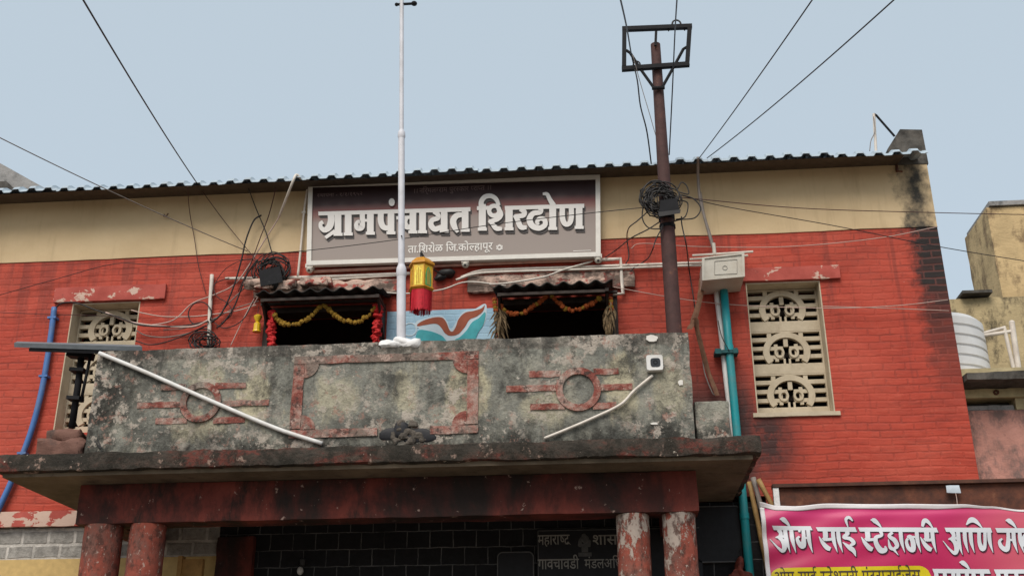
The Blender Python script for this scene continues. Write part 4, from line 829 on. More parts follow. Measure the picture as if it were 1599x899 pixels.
lp = pt(659, 405, -.6)
la = thing('paper_lantern', 'yellow and green hexagonal festival lantern with red fringe hanging beside the flagpole', 'lantern', (lp.x, -.6, pt(659, 488, -.6).z))
def hexp(c, prof, rot=0):
    b = B(); n = 6; vs = []
    for r, z in prof: vs += [(c.x+r*math.cos(R(60*k+rot)), c.y+r*math.sin(R(60*k+rot)), z) for k in range(n)]
    m = len(prof); b.add(vs, [(i*n+k, i*n+(k+1) % n, (i+1)*n+(k+1) % n, (i+1)*n+k) for i in range(m-1) for k in range(n)]+[tuple(range(n-1, -1, -1)), tuple((m-1)*n+k for k in range(n))]); return b
zl = lambda v: pt(659, v, -.6).z
rl = .13; rot = -8
hexp(lp, [(rl*.97, zl(452)), (rl*.97, zl(418))], rot).build('lantern_body', M['lan_yellow'], la)
hexp(lp, [(rl*1.02, zl(418)+.001), (rl*1.17, zl(416)), (rl*1.15, zl(413)), (rl*.62, zl(405))], rot).build('lantern_roof', M['lan_gold'], la)
hexp(lp, [(rl*1.0, zl(456)), (rl*1.17, zl(453)), (rl*1.1, zl(451.5))], rot).build('bottom_rim', M['lan_gold'], la)
for k in range(6):
    a0, a1 = R(60*k+rot), R(60*k+60+rot); r_ = rl*.975
    P0 = Vector((lp.x+r_*math.cos(a0), lp.y+r_*math.sin(a0), 0)); P1 = Vector((lp.x+r_*math.cos(a1), lp.y+r_*math.sin(a1), 0)); nrm = ((P0+P1)/2-Vector((lp.x, lp.y, 0))).normalized()*.004
    w0, w1 = P0.lerp(P1, .16)+nrm, P0.lerp(P1, .84)+nrm; zb_, zt_ = zl(450), zl(421)
    out = [(w0.x, w0.y, zb_), (w1.x, w1.y, zb_), (w1.x, w1.y, zb_+(zt_-zb_)*.62)]
    for j in range(1, 8):
        t = j/8; q = w1.lerp(w0, t); out.append((q.x, q.y, zb_+(zt_-zb_)*(.62+.38*(1-abs(2*t-1)**1.7))))
    out.append((w0.x, w0.y, zb_+(zt_-zb_)*.62)); B().add(out, [tuple(range(len(out)))]).build('window_panel', M['lan_green'] if k in (0, 5) else M['lan_pale'], la)
    for t in (.28, .5, .72):
        q = w0.lerp(w1, t)+nrm*.6; B().tube([(q.x, q.y, zb_+.01), (q.x, q.y, zb_+(zt_-zb_)*(.62+.3*(1-abs(2*t-1))))], .0035, 5).build('panel_rib', M['lan_gold'], la)
    B().tube([(P0.x, P0.y, zl(452)), (P0.x, P0.y, zl(418))], .007, 6).build('corner_strip', M['lan_gold'], la)
fr = B(); nf = 110
for k in range(nf):
    a = 2*math.pi*k/nf+random.uniform(-.02, .02); hx = rl*.98*math.cos(R(30))/math.cos(((math.degrees(a)-rot) % 60-30)*math.pi/180)
    q = Vector((lp.x+hx*math.cos(a), lp.y+hx*math.sin(a), 0)); zt_ = zl(456); zb_ = zl(488)+random.uniform(-.01, .022); tg = Vector((-math.sin(a), math.cos(a), 0))*.0046
    fr.add([(q-tg)+Vector((0, 0, zt_)), (q+tg)+Vector((0, 0, zt_)), (q+tg*.8)+Vector((0, 0, zb_)), (q-tg*.8)+Vector((0, 0, zb_))], [(0, 1, 2, 3)])
hexp(lp, [(rl*.955, zl(468)), (rl*.955, zl(456.2))], rot).build('fringe_band', M['lan_red'], la); fr.build('fringe', M['lan_red'], la)
wire('lantern_cord', None, [(659, 405, -.6), (657, 398, -.6), (658, 392, -.6)], .008, 'wire', parent=la)
wire('lantern_arm', 'dark bent arm reaching out from the wall to hold the festival lantern', [(664, 405, -.6), (658, 394, -.6), (665, 408, -.45), (682, 424, -.2), (700, 430, -.03)], .010, 'wire', None, 'bracket')
B().blob(pt(697, 429, -.06), .1, .05, .05, .5, 12).blob(pt(690, 433, -.06), .08, .04, .035, .5, 12).build('cable_joint', M['wire'], None, 'lump of black taped cable joints on the wall right of the lantern', 'cable joint', smooth=True)

# ------------------------------------------------------------------ garlands
fm = {}
def flower(mat, r, c, par):
    if mat not in fm:
        b = B(); bm = bmesh.new(); bmesh.ops.create_icosphere(bm, subdivisions=3, radius=1)
        b.add([v.co*(1+.3*noise.noise(v.co*3.2)+.25*noise.noise(v.co*7.5)) for v in bm.verts], [tuple(l.index for l in f_.verts) for f_ in bm.faces]); bm.free()
        me = bpy.data.meshes.new('flower'); me.from_pydata(b.v, [], b.f); me.materials.append(M[mat]); fm[mat] = me
    o = bpy.data.objects.new('flower', fm[mat]); COL.objects.link(o); o.parent = par; o.location = Vector(c)-par.location; o.scale = (r, r, r*.8); o.rotation_euler = (random.random()*3, random.random()*3, random.random()*3)
def garland(label, pts, y, mats, r, group, step=.042):
    q = [pt(u, v, y) for u, v in pts]; c = spline(q, 14); t = thing('marigold_garland', label, 'garland', q[0], group)
    B().tube(c, .008, 6).build('garland_string', M['leaf'], t, smooth='all'); acc = 0; i = 0
    for a, b in zip(c, c[1:]):
        acc += (b-a).length
        if acc >= step: acc = 0; flower(mats[i % len(mats)], r*random.uniform(.8, 1.25), b+Vector((random.uniform(-.008, .008), random.uniform(-.02, .01), random.uniform(-.01, .01))), t); i += 1
    return t
gg = 'marigold garlands over the balcony openings'
garland('yellow marigold garland draped in two swags across the left balcony opening', [(427, 488), (437, 502), (452, 507), (470, 504), (488, 493), (503, 477), (518, 487), (535, 499), (555, 503), (572, 496), (586, 481)], -.3, ['mari_yellow'], .028, gg, .037)
garland('orange and yellow marigold garland draped across the right balcony opening', [(778, 475), (788, 484), (800, 490), (818, 487), (838, 475), (857, 461), (872, 473), (888, 483), (905, 483), (922, 476), (938, 465)], -.3, ['mari_orange', 'mari_orange', 'mari_yellow', 'mari_orange', 'mari_orange'], .027, gg, .036)
for u0, u1, l in ((425, 424, 'red cloth garland hanging down the left jamb of the left balcony opening'), (591, 586, 'red cloth garland hanging down the right jamb of the left balcony opening')):
    b = B(); a, c = pt(u0, 486 if u0 < 500 else 478, -.27), pt(u1, 545, -.27); n = 40
    for k in range(n): b.blob(a.lerp(c, k/n)+Vector((random.uniform(-.012, .012), random.uniform(-.012, .012), 0)), .042, .042, .022, .6, 26, 2)
    b.build('red_garland', M['redcloth'], None, l, 'garland', 'red garlands at the left opening', smooth='all')
def dry(label, u, v0, v1, y, wob, seed):
    random.seed(seed); b = B()
    for i in range(46):
        a = pt(u+random.uniform(-4, 4), v0+random.uniform(0, (v1-v0)*.75), y+random.uniform(-.05, .05)); d = Vector((random.uniform(-wob, wob), random.uniform(-.1, .05), -random.uniform(.12, .3))); c = a+d
        s_ = Vector((random.uniform(.006, .014), random.uniform(-.01, .01), 0)); m_ = a.lerp(c, .5)+Vector((random.uniform(-.03, .03), -.02, 0))
        b.add([a-s_*.4, a+s_*.4, m_+s_, m_-s_, c], [(0, 1, 2, 3), (3, 2, 4)])
    b.build('dried_leaf_bunch', M['leaf'], None, label, 'dried leaves', 'dried leaf bunches at the right opening')
dry('bunch of dried mango leaves hanging at the left jamb of the right balcony opening', 779, 478, 520, -.3, .13, 4)
dry('bunch of dried straw leaves hanging at the right jamb of the right balcony opening', 951, 468, 512, -.3, .06, 5)
random.seed(11)
for u, v, l in ((772, 472, 'short yellow and orange flower string on the left corner of the right hood'), (953, 470, 'short yellow and orange flower string on the right corner of the right hood')):
    t = thing('flower_string', l, 'flower string', pt(u, v, -.32), 'short flower strings of the right opening')
    for k in range(5): flower('mari_yellow' if k % 2 else 'mari_orange', .028, pt(u+k*.5, v-4+k*4.2, -.32), t)
t = thing('paper_ornament', 'small yellow paper tassel hanging on the red wall left of the balcony', 'ornament', pt(403, 512, -.12))
b = B(); p = pt(403, 493, -.12); b.lathe((p.x, p.y, p.z-.03), [(.02, -.05), (.045, 0), (.05, .025), (.02, .045)], 12).build('ornament_cap', M['lan_yellow'], t, smooth=True)
B().lathe((p.x, p.y, p.z-.2), [(.05, 0), (.042, .02), (.04, .1), (.02, .119)], 10).build('ornament_skirt', M['lan_yellow'], t, smooth=False)
wire('ornament_string', None, [(403, 494, -.12), (403, 486, -.1), (404, 478, -.02)], .004, 'wire', parent=t)

# ------------------------------------------------------------------ utility pole
YP = -.95
base = pt(1053, 515, YP)
up_ = thing('utility_pole', 'brown steel utility pole with rectangular crossarm frame rising behind the parapet', 'utility pole', (base.x, YP, 4.23))
a, c = pt(1023.5, 70, YP), pt(1053, 517, YP); d = (c-a).normalized(); low = c+d*((4.23-c.z)/d.z)
mid = pt(1041, 340, YP)
B().tube([low, mid], .08, 20).build('lower_shaft', M['pole'], up_, smooth=True); B().tube([mid-d*.0, a], [.072, .056], 20).build('upper_shaft', M['pole'], up_, smooth=True)
B().tube([mid+d*.03, mid-d*.03], .088, 20).tube([pt(1042, 352, YP), pt(1042.3, 357, YP)], .088, 20).build('pole_clamp', M['black'], up_, smooth=True)
cf = thing('crossarm_frame', '', '', (0, 0, 0)); bpy.data.objects.remove(cf)
yq = YP-.09; k = .05
c4 = [pt(975, 46, yq), pt(1077, 42, yq), pt(1073, 101, yq), pt(974.5, 108, yq)]
for i, j in ((0, 1), (1, 2), (2, 3), (3, 0)):
    e = (c4[j]-c4[i]).normalized()*(.026 if i % 2 == 0 else -.028); B().bar(c4[i]-e, c4[j]+e, .05, .055, (0, 1, 0)).build('crossarm', M['black'], up_)
B().bar(pt(1024.5, 50, yq), pt(1023.5, 72, yq), .03, .03, (0, 1, 0)).build('frame_stay', M['black'], up_)
for q in ([(978, 79), (984, 83), (1000, 108), (1020, 136)], [(1072, 74), (1067, 77), (1053, 103), (1035, 135)]): B().tube([pt(u, v, yq+.003) for u, v in q], .018, 8).build('frame_brace', M['black'], up_, smooth=True)
B().tube([pt(1018, 138, yq), pt(1038, 137, yq)], .022, 8).build('brace_clamp', M['black'], up_)
wire('insulator_loop', None, [(1049, 42, yq), (1051, 34, yq), (1057, 32, yq), (1062, 35, yq), (1064, 42, yq)], .011, 'wire', parent=up_)
wire('insulator_loop', None, [(988, 106, yq), (990, 98, yq), (995, 96, yq), (999, 99, yq), (1000, 106, yq)], .009, 'wire', parent=up_)
B().tube([pt(1044, 44, yq), pt(1044, 49, yq)], .008, 6).tube([pt(1069, 43, yq), pt(1069, 48, yq)], .008, 6).build('hanger_bolt', M['black'], up_)
# junction box and cable tangle
p = pt(1046, 322, YP-.16); jb = thing('junction_box', 'black cable junction box strapped to the utility pole', 'junction box', p)
vv = [pt(u, v, y) for y in (YP-.2, YP-.09) for u, v in ((1031, 313), (1057, 309), (1062, 331), (1029, 337))]; B().add(vv, [(3, 2, 1, 0), (4, 5, 6, 7), (0, 1, 5, 4), (1, 2, 6, 5), (2, 3, 7, 6), (3, 0, 4, 7)]).build('box_body', M['black'], jb)
vv = [pt(u, v, y) for y in (YP-.215, YP-.08) for u, v in ((1028, 331), (1063, 327), (1062, 333), (1029, 338))]; B().add(vv, [(3, 2, 1, 0), (4, 5, 6, 7), (0, 1, 5, 4), (1, 2, 6, 5), (2, 3, 7, 6), (3, 0, 4, 7)]).build('box_lid', M['wire'], jb)
def tangle(u, v, y, ru, rv, n, seed, r=.007):
    random.seed(seed); b = B()
    for i in range(n):
        pts = []; ph = random.random()*6; au, av = ru*random.uniform(.45, 1), rv*random.uniform(.45, 1); ou, ov = random.uniform(-.35, .35)*ru, random.uniform(-.35, .35)*rv
        for k in range(int(22)):
            a = ph+k*.31*random.uniform(.95, 1.05); pts.append(pt(u+ou+au*math.cos(a), v+ov+av*math.sin(a), y+random.uniform(-.02, .02)-.04*math.sin(a*.5)))
        b.tube(spline(pts, 3), r*random.uniform(.8, 1.3), 5)
    return b
tangle(1031, 311, YP-.12, 26, 24, 34, 3, .0065).build('cable_coil', M['wire'], None, 'tangled coil of black cable wound around the utility pole', 'cable coil', smooth='all')
random.seed(2)
for pts, l in ((([(1060, 300), (1075, 303), (1072, 290), (1064, 285), (1058, 295)]), 'small black cable loop right of the pole coil'), ([(1062, 312), (1074, 318), (1070, 338), (1055, 343)], 'black cable loop curving under the junction box on the pole'),
               ([(1062, 304), (1082, 310), (1094, 325), (1085, 340), (1062, 343), (1048, 347)], 'wide black cable loop reaching right of the pole'), ([(1005, 318), (1003, 340), (1012, 355), (1030, 357), (1036, 350)], 'black cable loop sagging left below the pole coil'),
               ([(1012, 330), (995, 345), (982, 356), (979, 372), (982, 400), (977, 412)], 'thin black cable dropping from the pole coil to the right end of the sign'), ([(1032, 345), (1012, 358), (985, 372), (965, 388), (945, 402)], 'thin black cable running down left from the pole to the sign corner'),
               ([(1064, 338), (1065, 352), (1072, 385), (1076, 420), (1083, 465), (1086, 490)], 'thin black cable hanging from the junction box down the red wall'), ([(1036, 352), (1025, 372), (1018, 392), (1010, 405), (990, 418), (985, 424)], 'faint black cable curving from the pole base clamp to the conduit')):
    wire('looped_cable', l, [(u, v, YP-.1 if i < len(pts)/2 else -.1 if pts[-1][1] > 390 else YP-.1) for i, (u, v) in enumerate(pts)], .007, 'wire', 'loose cables at the utility pole')

# ------------------------------------------------------------------ overhead wires
og = 'overhead wires crossing the sky'
wire('overhead_wire', 'thick dark wire slanting down from the top left to the eave', [(115, -25, -7), (309, 288, -.47)], .0065, 'wire', og, 'wire', .03)
wire('overhead_wire', 'grey wire slanting from the left edge down across the cream band', [(-60, 185, -4), (386, 392, -.12)], .005, 'wire_grey', og, 'wire', .04)
wire('overhead_wire', 'thick twisted service wire dropping past the left side of the crossarm frame', [(962, -30, -5), (978, 40, -3), (986, 86, -1.2), (995, 125, -1.1), (1000, 165, -1), (1010, 205, -.9), (1017, 256, -.5)], .008, 'wire', og, 'wire')
wire('overhead_wire', 'thin grey strand hanging beside the twisted service wire left of the pole', [(988, 86, -1.1), (1000, 130, -1.05), (1014, 177, -1), (1022, 205, -.95), (1028, 224, -.95)], .004, 'wire_grey', og, 'wire')
wire('overhead_wire', 'straight thin wire dropping past the right side of the pole top', [(1059, -30, -5), (1054, 50, -2.4), (1050, 140, -1.2), (1045, 242, -.5)], .007, 'wire', og, 'wire')
wire('overhead_wire', 'steeper of two wires fanning up right from the roof bracket', [(1296, -40, -6), (1091, 248, -.47)], .0055, 'wire', og, 'wire', .02)
wire('overhead_wire', 'flatter of two wires fanning up right from the roof bracket', [(1440, -40, -6), (1104, 247, -.47)], .0055, 'wire', og, 'wire', .04)
wg = 'wires running along the facade'
wire('facade_wire', 'thin dark wire crossing the grey sign from lower left to upper right', [(385, 398, -.3), (480, 391, -.3), (620, 374, -.5), (760, 352, -.7), (900, 335, -.9), (1005, 324, -1)], .0045, 'wire', wg, 'wire')
wire('facade_wire', 'dark wire running level from the pole junction past the right building', [(1060, 308, -1.05), (1250, 325, -.8), (1460, 332, -.5), (1640, 336, -.3)], .0045, 'wire_red', wg, 'wire')
wire('facade_wire', 'dark wire sloping down right from the pole junction to the yellow building', [(1064, 305, -1.05), (1130, 322, -.95), (1300, 352, -.7), (1460, 384, -.45), (1640, 414, -.3)], .0045, 'wire', wg, 'wire')
wire('facade_wire', 'pale wire bowing across the red wall above the right window', [(985, 388, -.1), (1004, 380, -.1), (1090, 385, -.1), (1230, 385, -.12), (1370, 372, -.12), (1464, 354, -.1)], .0045, 'wire_pale', wg, 'wire')
wire('facade_wire', 'pale wire sagging across the right lattice window', [(958, 448, -.1), (1060, 466, -.1), (1150, 476, -.12), (1290, 481, -.12), (1400, 477, -.12), (1480, 468, -.06)], .0045, 'wire_pale', wg, 'wire')
wire('facade_wire', 'pale wire running level to the right corner below the sagging one', [(1284, 478, -.11), (1380, 481, -.1), (1482, 485, -.06)], .0045, 'wire_pale', wg, 'wire')
wire('facade_wire', 'dark wire rising from the left edge then following the red band', [(-20, 466, -.05), (90, 435, -.05), (178, 412, -.05), (240, 413, -.05), (330, 409, -.05), (395, 404, -.05)], .0045, 'wire_red', wg, 'wire')
wire('facade_wire', 'thin dark wire running level from the left edge to the left window', [(-20, 487, -.05), (60, 490, -.05), (130, 492, -.03), (190, 494, -.03)], .004, 'wire_red', wg, 'wire')
wire('facade_wire', 'thin dark wire dropping from the eave over the cream band at left', [(293, 292, -.45), (296, 330, -.1), (304, 375, -.05), (310, 415, -.05), (322, 460, -.05)], .0045, 'wire_red', wg, 'wire')
wire('facade_wire', 'thin dark wire slanting from the eave to the black cable coil', [(316, 299, -.2), (350, 345, -.06), (385, 388, -.1), (405, 412, -.1)], .0045, 'wire_red', wg, 'wire')
cg = 'cables bunched on the wall at the left of the balcony'
for l, pts, r, m in (
    ('thin black cable crossing the second one on the cream band by the coil', [(388, 294, -.25), (400, 326, -.1), (415, 362, -.1), (424, 392, -.1), (430, 408, -.1)], .007, 'wire'),
    ('thin dark cable leaning right from the coil up to the eave', [(431, 293, -.3), (420, 335, -.1), (405, 375, -.1), (392, 410, -.1), (372, 455, -.08)], .006, 'wire_red'),
    ('thin dark cable arching from the wall stub up to the coil', [(330, 470, -.06), (335, 445, -.07), (352, 420, -.07), (380, 406, -.08), (405, 408, -.1)], .005, 'wire_red'),
    ('loose dark cable sagging between stub and awning bracket', [(328, 498, -.06), (350, 512, -.08), (378, 500, -.08), (396, 470, -.06)], .006, 'wire'),
    ('thin pale cable slanting under the coil to the awning corner', [(440, 425, -.06), (418, 446, -.08), (404, 462, -.08), (395, 478, -.06)], .006, 'wire_pale'),
    ('black cable arching from the top of the blue pipe into the cable bunch', [(86, 481, -.06), (98, 473, -.1), (120, 473, -.1), (150, 484, -.12), (190, 497, -.15), (222, 508, -.12), (280, 509, -.1), (318, 503, -.1)], .009, 'wire'),
    ('thick white cable crossing the left window and sagging to the conduit stub', [(165, 488, -.13), (190, 498, -.14), (210, 504, -.12), (250, 509, -.1), (300, 510, -.1), (325, 500, -.1)], .012, 'wire_pale'),
    ('black curved cable with a bent top on the cream band', [(408, 336, -.1), (396, 345, -.12), (384, 375, -.12), (376, 410, -.1), (362, 455, -.08), (345, 490, -.08), (330, 503, -.08)], .010, 'wire'),
    ('black cable running from the coil down to the conduit stub', [(402, 405, -.12), (385, 430, -.1), (366, 478, -.08), (350, 502, -.08), (338, 512, -.08)], .009, 'wire'),
    ('pale cable slanting from the roof conduit to the cable bunch', [(452, 300, -.3), (436, 338, -.12), (415, 372, -.08), (385, 420, -.06), (365, 445, -.06), (335, 460, -.06), (300, 474, -.06), (270, 500, -.06), (225, 509, -.06)], .008, 'wire_pale'),
    ('pale cable sagging from the left window to the wall stub', [(205, 484, -.05), (220, 488, -.06), (255, 494, -.06), (300, 494, -.06), (330, 491, -.06), (370, 485, -.06), (400, 476, -.06)], .007, 'wire_pale'),
    ('lower grey cable sagging under the white one beside the left window', [(213, 516, -.05), (230, 524, -.06), (262, 526, -.06), (300, 518, -.06), (335, 500, -.06), (360, 470, -.06), (402, 432, -.06)], .007, 'wire_grey'),
    ('round black cable loop hanging on the wall stub', [(326, 502, -.08), (302, 505, -.09), (294, 490, -.09), (302, 475, -.09), (318, 472, -.09), (330, 485, -.09), (328, 500, -.08)], .007, 'wire'),
    ('second cable loop lying larger around the wall stub', [(345, 505, -.07), (362, 490, -.07), (356, 474, -.07), (338, 462, -.07), (334, 445, -.07), (345, 438, -.07), (358, 434, -.07)], .006, 'wire_red'),
    ('thin pale cable slanting down right of the stub to the parapet', [(405, 452, -.05), (392, 475, -.06), (375, 508, -.06), (360, 540, -.06)], .006, 'wire_pale'),
    ('dark cable drooping low from the window corner along the parapet top', [(212, 532, -.05), (235, 538, -.07), (265, 532, -.08), (300, 518, -.08), (322, 508, -.08)], .007, 'wire'),
    ('thin cable crossing behind the bunch towards the awning corner', [(255, 515, -.06), (290, 512, -.06), (335, 497, -.06), (365, 482, -.06), (404, 470, -.06)], .006, 'wire_grey')):
    wire('bunched_cable', l, pts, r, m, cg)
tangle(322, 534, -.12, 24, 16, 12, 6, .006).build('cable_heap', M['wire'], None, 'dark heap of looped cable behind the parapet at the foot of the stub', 'cable heap', smooth='all')
tangle(424, 422, -.12, 26, 24, 22, 8, .006).build('cable_coil', M['wire'], None, 'black cable coil hanging on the wall left of the sign', 'cable coil', smooth='all')
jb = thing('junction_box', 'dark square junction box in the wall coil left of the sign', 'junction box', pt(424, 432, -.2))
vv = [pt(u, v, y) for y in (-.22, -.03) for u, v in ((404, 423), (437, 415), (442, 440), (407, 447))]; B().add(vv, [(3, 2, 1, 0), (4, 5, 6, 7), (0, 1, 5, 4), (1, 2, 6, 5), (2, 3, 7, 6), (3, 0, 4, 7)]).build('box_body', M['black'], jb)
B().blob(pt(420, 446, -.15), .1, .05, .05, .4, 11).build('box_gland', M['wire'], jb, smooth=True)

# ------------------------------------------------------------------ conduits on the wall
pg = 'pale conduits on the facade'
def pipe(label, pts, r, m='pvc', group=pg, name='conduit', cat='conduit', n=6, clips=()):
    q = [pt(*p) for p in pts]; t = thing(name, label, cat, q[-1], group)
    B().tube(spline(q, n) if n else q, r, 10).build('pipe', M[m], t, smooth='all')
    for u, v, y in clips:
        p = pt(u, v, y); B().box(p.x-r*1.5, p.x+r*1.5, p.y-r*1.3, p.y+r*1.3, p.z-.012, p.z+.012).build('clip', M[m], t)
    return t
pipe('long pink spattered conduit running right under the sign frame', [(490, 424, -.05), (620, 418, -.05), (800, 410, -.05), (934, 405, -.05)], .021, 'pinkpvc')
pipe('pale conduit running level from the cable coil to the flagpole', [(440, 434, -.05), (540, 431, -.05), (640, 427, -.05)], .021)
pipe('second pale conduit just below the one by the cable coil', [(465, 440, -.05), (540, 435, -.05), (620, 430, -.05)], .014)
pipe('upper of two long pale conduits ending at the grey enclosure', [(720, 433, -.06), (745, 424, -.06), (780, 421, -.05), (930, 416, -.05), (1096, 410, -.05)], .017)
pipe('lower of two long pale conduits ending at the grey enclosure', [(712, 437, -.1), (740, 428, -.09), (780, 424.5, -.09), (930, 420, -.09), (1096, 414, -.09)], .014)
pipe('pale cable tube slanting from behind the flagpole up to the long conduits', [(590, 456, -.1), (640, 458, -.1), (690, 452, -.1), (730, 440, -.1), (800, 455, -.1)][:4]+[(790, 446, -.1)], .009)
pipe('pale cable tube rising over the right hood to the long conduits', [(765, 444, -.12), (800, 441, -.3), (850, 432, -.3), (880, 421, -.12), (925, 408, -.08)], .011)
pipe('pale rectangular conduit loop at the right end of the hood', [(936, 406, -.06), (969, 404, -.06), (970.5, 430, -.06), (973, 458, -.06), (957, 460, -.06)], .022, n=0)
pipe('vertical conduit dropping from the eave left of the sign', [(481, 290, -.06), (475, 330, -.06), (470, 385, -.06), (465, 432, -.06)], .015, clips=((474.5, 332, -.06),))
pipe('white conduit stub standing on the wall behind the parapet', [(331, 429, -.05), (328, 480, -.05), (326, 545, -.05)], .024)
pipe('short level conduit stub left of the cable coil', [(352, 435, -.04), (402, 434, -.04)], .017)
pipe('bent white conduit rising over the eave above the coil', [(436, 338, -.1), (452, 297, -.4), (458, 282, -.46), (463, 273, -.44), (470, 279, -.4), (482, 282, -.3)], .016)
pipe('white conduit slanting down the left half of the parapet', [(155, 551, PY-.03), (230, 582, PY-.03), (330, 626, PY-.03), (430, 668, PY-.03), (503, 692, PY-.03)], .021, 'white')
pipe('white conduit bending from the square camera down the parapet', [(1019, 586, PY-.03), (990, 610, PY-.03), (968, 632, PY-.03), (920, 655, PY-.03), (880, 672, PY-.03), (850, 684, PY-.03)], .014, 'pvc')
pipe('white conduit running down beside the teal pipe', [(1118, 448, -.06), (1124, 500, -.06), (1130, 555, -.06), (1137, 616, -.06), (1148, 690, -.06)], .032, 'white')
pipe('thick grey cable dropping from the roof to the grey enclosure', [(1090, 246, -.46), (1090, 275, -.25), (1093, 310, -.18), (1103, 350, -.18), (1115, 392, -.2)], .017, 'wire_grey')
pipe('thin grey cable beside the thick one above the grey enclosure', [(1094, 300, -.16), (1100, 335, -.16), (1109, 365, -.16), (1116, 390, -.2)], .010, 'wire_grey')
pipe('blue water pipe curving down the red wall at the far left', [(85, 480, -.06), (80, 520, -.06), (74, 560, -.06), (64, 615, -.06), (48, 675, -.06), (25, 735, -.06), (0, 790, -.06), (-25, 840, -.06)], .034, 'blue', None, 'water_pipe', 'pipe', clips=((83, 497, -.05), (69.5, 588, -.05), (36, 708, -.05)))

# teal pipe, enclosure
tp = [(1129, 444, -.1), (1137, 545, -.1), (1148, 660, -.1), (1158, 770, -.1), (1171, 899, -.1), (1180, 985, -.1)]
t = thing('teal_pipe', 'thick teal drain pipe running down from the grey enclosure past the porch slab', 'pipe', pt(1180, 985, -.1))
a, c = pt(1129.5, 445, -.11), pt(1171, 899, -.11); d = c-a; e = a+d*(a.z/-d.z)*.98
B().tube([a, a+d*.22, a+d*.5, a+d*.8, e], .045, 16).build('pipe', M['teal'], t, smooth='all')
for k in (.225, .8): B().tube([a+d*k, a+d*(k+.02)], .051, 16).build('pipe_joint', M['teal'], t, smooth=True)
p = pt(1134, 550, -.13); B().box(p.x-.13, p.x+.13, -.175, -.02, p.z-.018, p.z+.018).box(p.x-.125, p.x-.06, -.19, -.176, p.z-.03, p.z+.03).box(p.x+.07, p.x+.12, -.19, -.176, p.z-.03, p.z+.03).build('pipe_clamp', M['teal_dk'], t)
wire('tie_wire', 'thin black tie wire slanting across the teal pipe to its clamp', [(1121, 500, -.18), (1127, 525, -.18), (1139, 548, -.19)], .005, 'wire', None, 'wire')
eb = thing('meter_enclosure', 'pale grey metal enclosure mounted above the teal pipe left of the window', 'meter box', pt(1130, 440, -.2))
ft_ = [pt(1097, 403, -.46), pt(1161, 396, -.46), pt(1162, 432, -.46), pt(1097, 438, -.46)]; bk = [Vector((q.x, -.03, q.z)) for q in ft_]
B().add(ft_+bk, [(3, 2, 1, 0), (4, 5, 6, 7), (0, 1, 5, 4), (1, 2, 6, 5), (2, 3, 7, 6), (3, 0, 4, 7)]).build('enclosure_body', M['box'], eb)
def inset(q, t, y): c = (q[0]+q[1]+q[2]+q[3])/4; return [Vector((c.x+(p.x-c.x)*t, y, c.z+(p.z-c.z)*t)) for p in q]
o, i_ = inset(ft_, 1.03, -.475), inset(ft_, .9, -.475); B().add(o+i_+[Vector((q.x, -.461, q.z)) for q in o], [(k, 4+k, 4+(k+1) % 4, (k+1) % 4) for k in range(4)]+[(k, (k+1) % 4, 8+(k+1) % 4, 8+k) for k in range(4)]+[(8+k, 8+(k+1) % 4, 4+(k+1) % 4, 4+k) for k in range(4)]).build('door_rim', M['box'], eb)
qq = [pt(u, v, -.463) for u, v in ((1116, 408), (1151, 405), (1151, 427), (1116, 429), (1116, 408))]; B().tube(qq, .0035, 5).build('door_seam', M['line'], eb)
p = pt(1132, 418, -.463); B().annulus(p.x, p.z, .028, .022, -.466, -.461, 0, 360, 18).build('door_lock', M['line'], eb)
B().tube([pt(1081, 399, -.2), pt(1176, 393, -.2)], .014, 8).tube([pt(1077, 405, -.14), pt(1168, 399, -.14)], .014, 8).build('mounting_rail', M['pvc'], eb)
B().tube([pt(1116, 398, -.2), pt(1114, 380, -.2)], .022, 10).build('cable_gland', M['box'], eb, smooth=True)
B().tube([pt(1103, 444, -.2), pt(1103, 449, -.2)], .012, 8).tube([pt(1153, 440, -.2), pt(1153, 445, -.2)], .012, 8).build('drain_plug', M['black'], eb)
# brown torn strips
def ribbon(pts, w_, y): 
    q = spline([pt(u, v, y+dy) for u, v, dy in pts], 8); b = B(); vs = []
    for i, p in enumerate(q):
        k = w_*(1+.4*noise.noise(Vector((i*.3, w_*50, 0)))); vs += [p+Vector((-k, .02*math.sin(i*.5), 0)), p+Vector((0, -.03, 0)), p+Vector((k, .02*math.cos(i*.4), 0))]
    b.add(vs, [(3*i+j, 3*i+j+1, 3*i+j+4, 3*i+j+3) for i in range(len(q)-1) for j in (0, 1)]); return b
ribbon([(1097, 436, 0), (1092, 470, -.1), (1083, 500, -.2), (1076, 515, -.25)], .035, -.1).build('cloth_strip', M['brown'], None, 'torn brown cloth strip hanging from the grey enclosure to the parapet end', 'cloth', smooth='all')
ribbon([(1086, 497, -.2), (1092, 530, -.1), (1105, 575, 0), (1120, 618, 0)], .028, -.12).build('cloth_strip', M['brown'], None, 'straight brown cloth strip slanting down to the corner block', 'cloth', smooth='all')
wire('loose_wire', 'thin pale loose wire hanging beside the brown cloth strips', [(1096, 545, -.1), (1100, 580, -.1), (1112, 612, -.1), (1118, 617, -.1)], .007, 'wire_grey', None, 'wire')

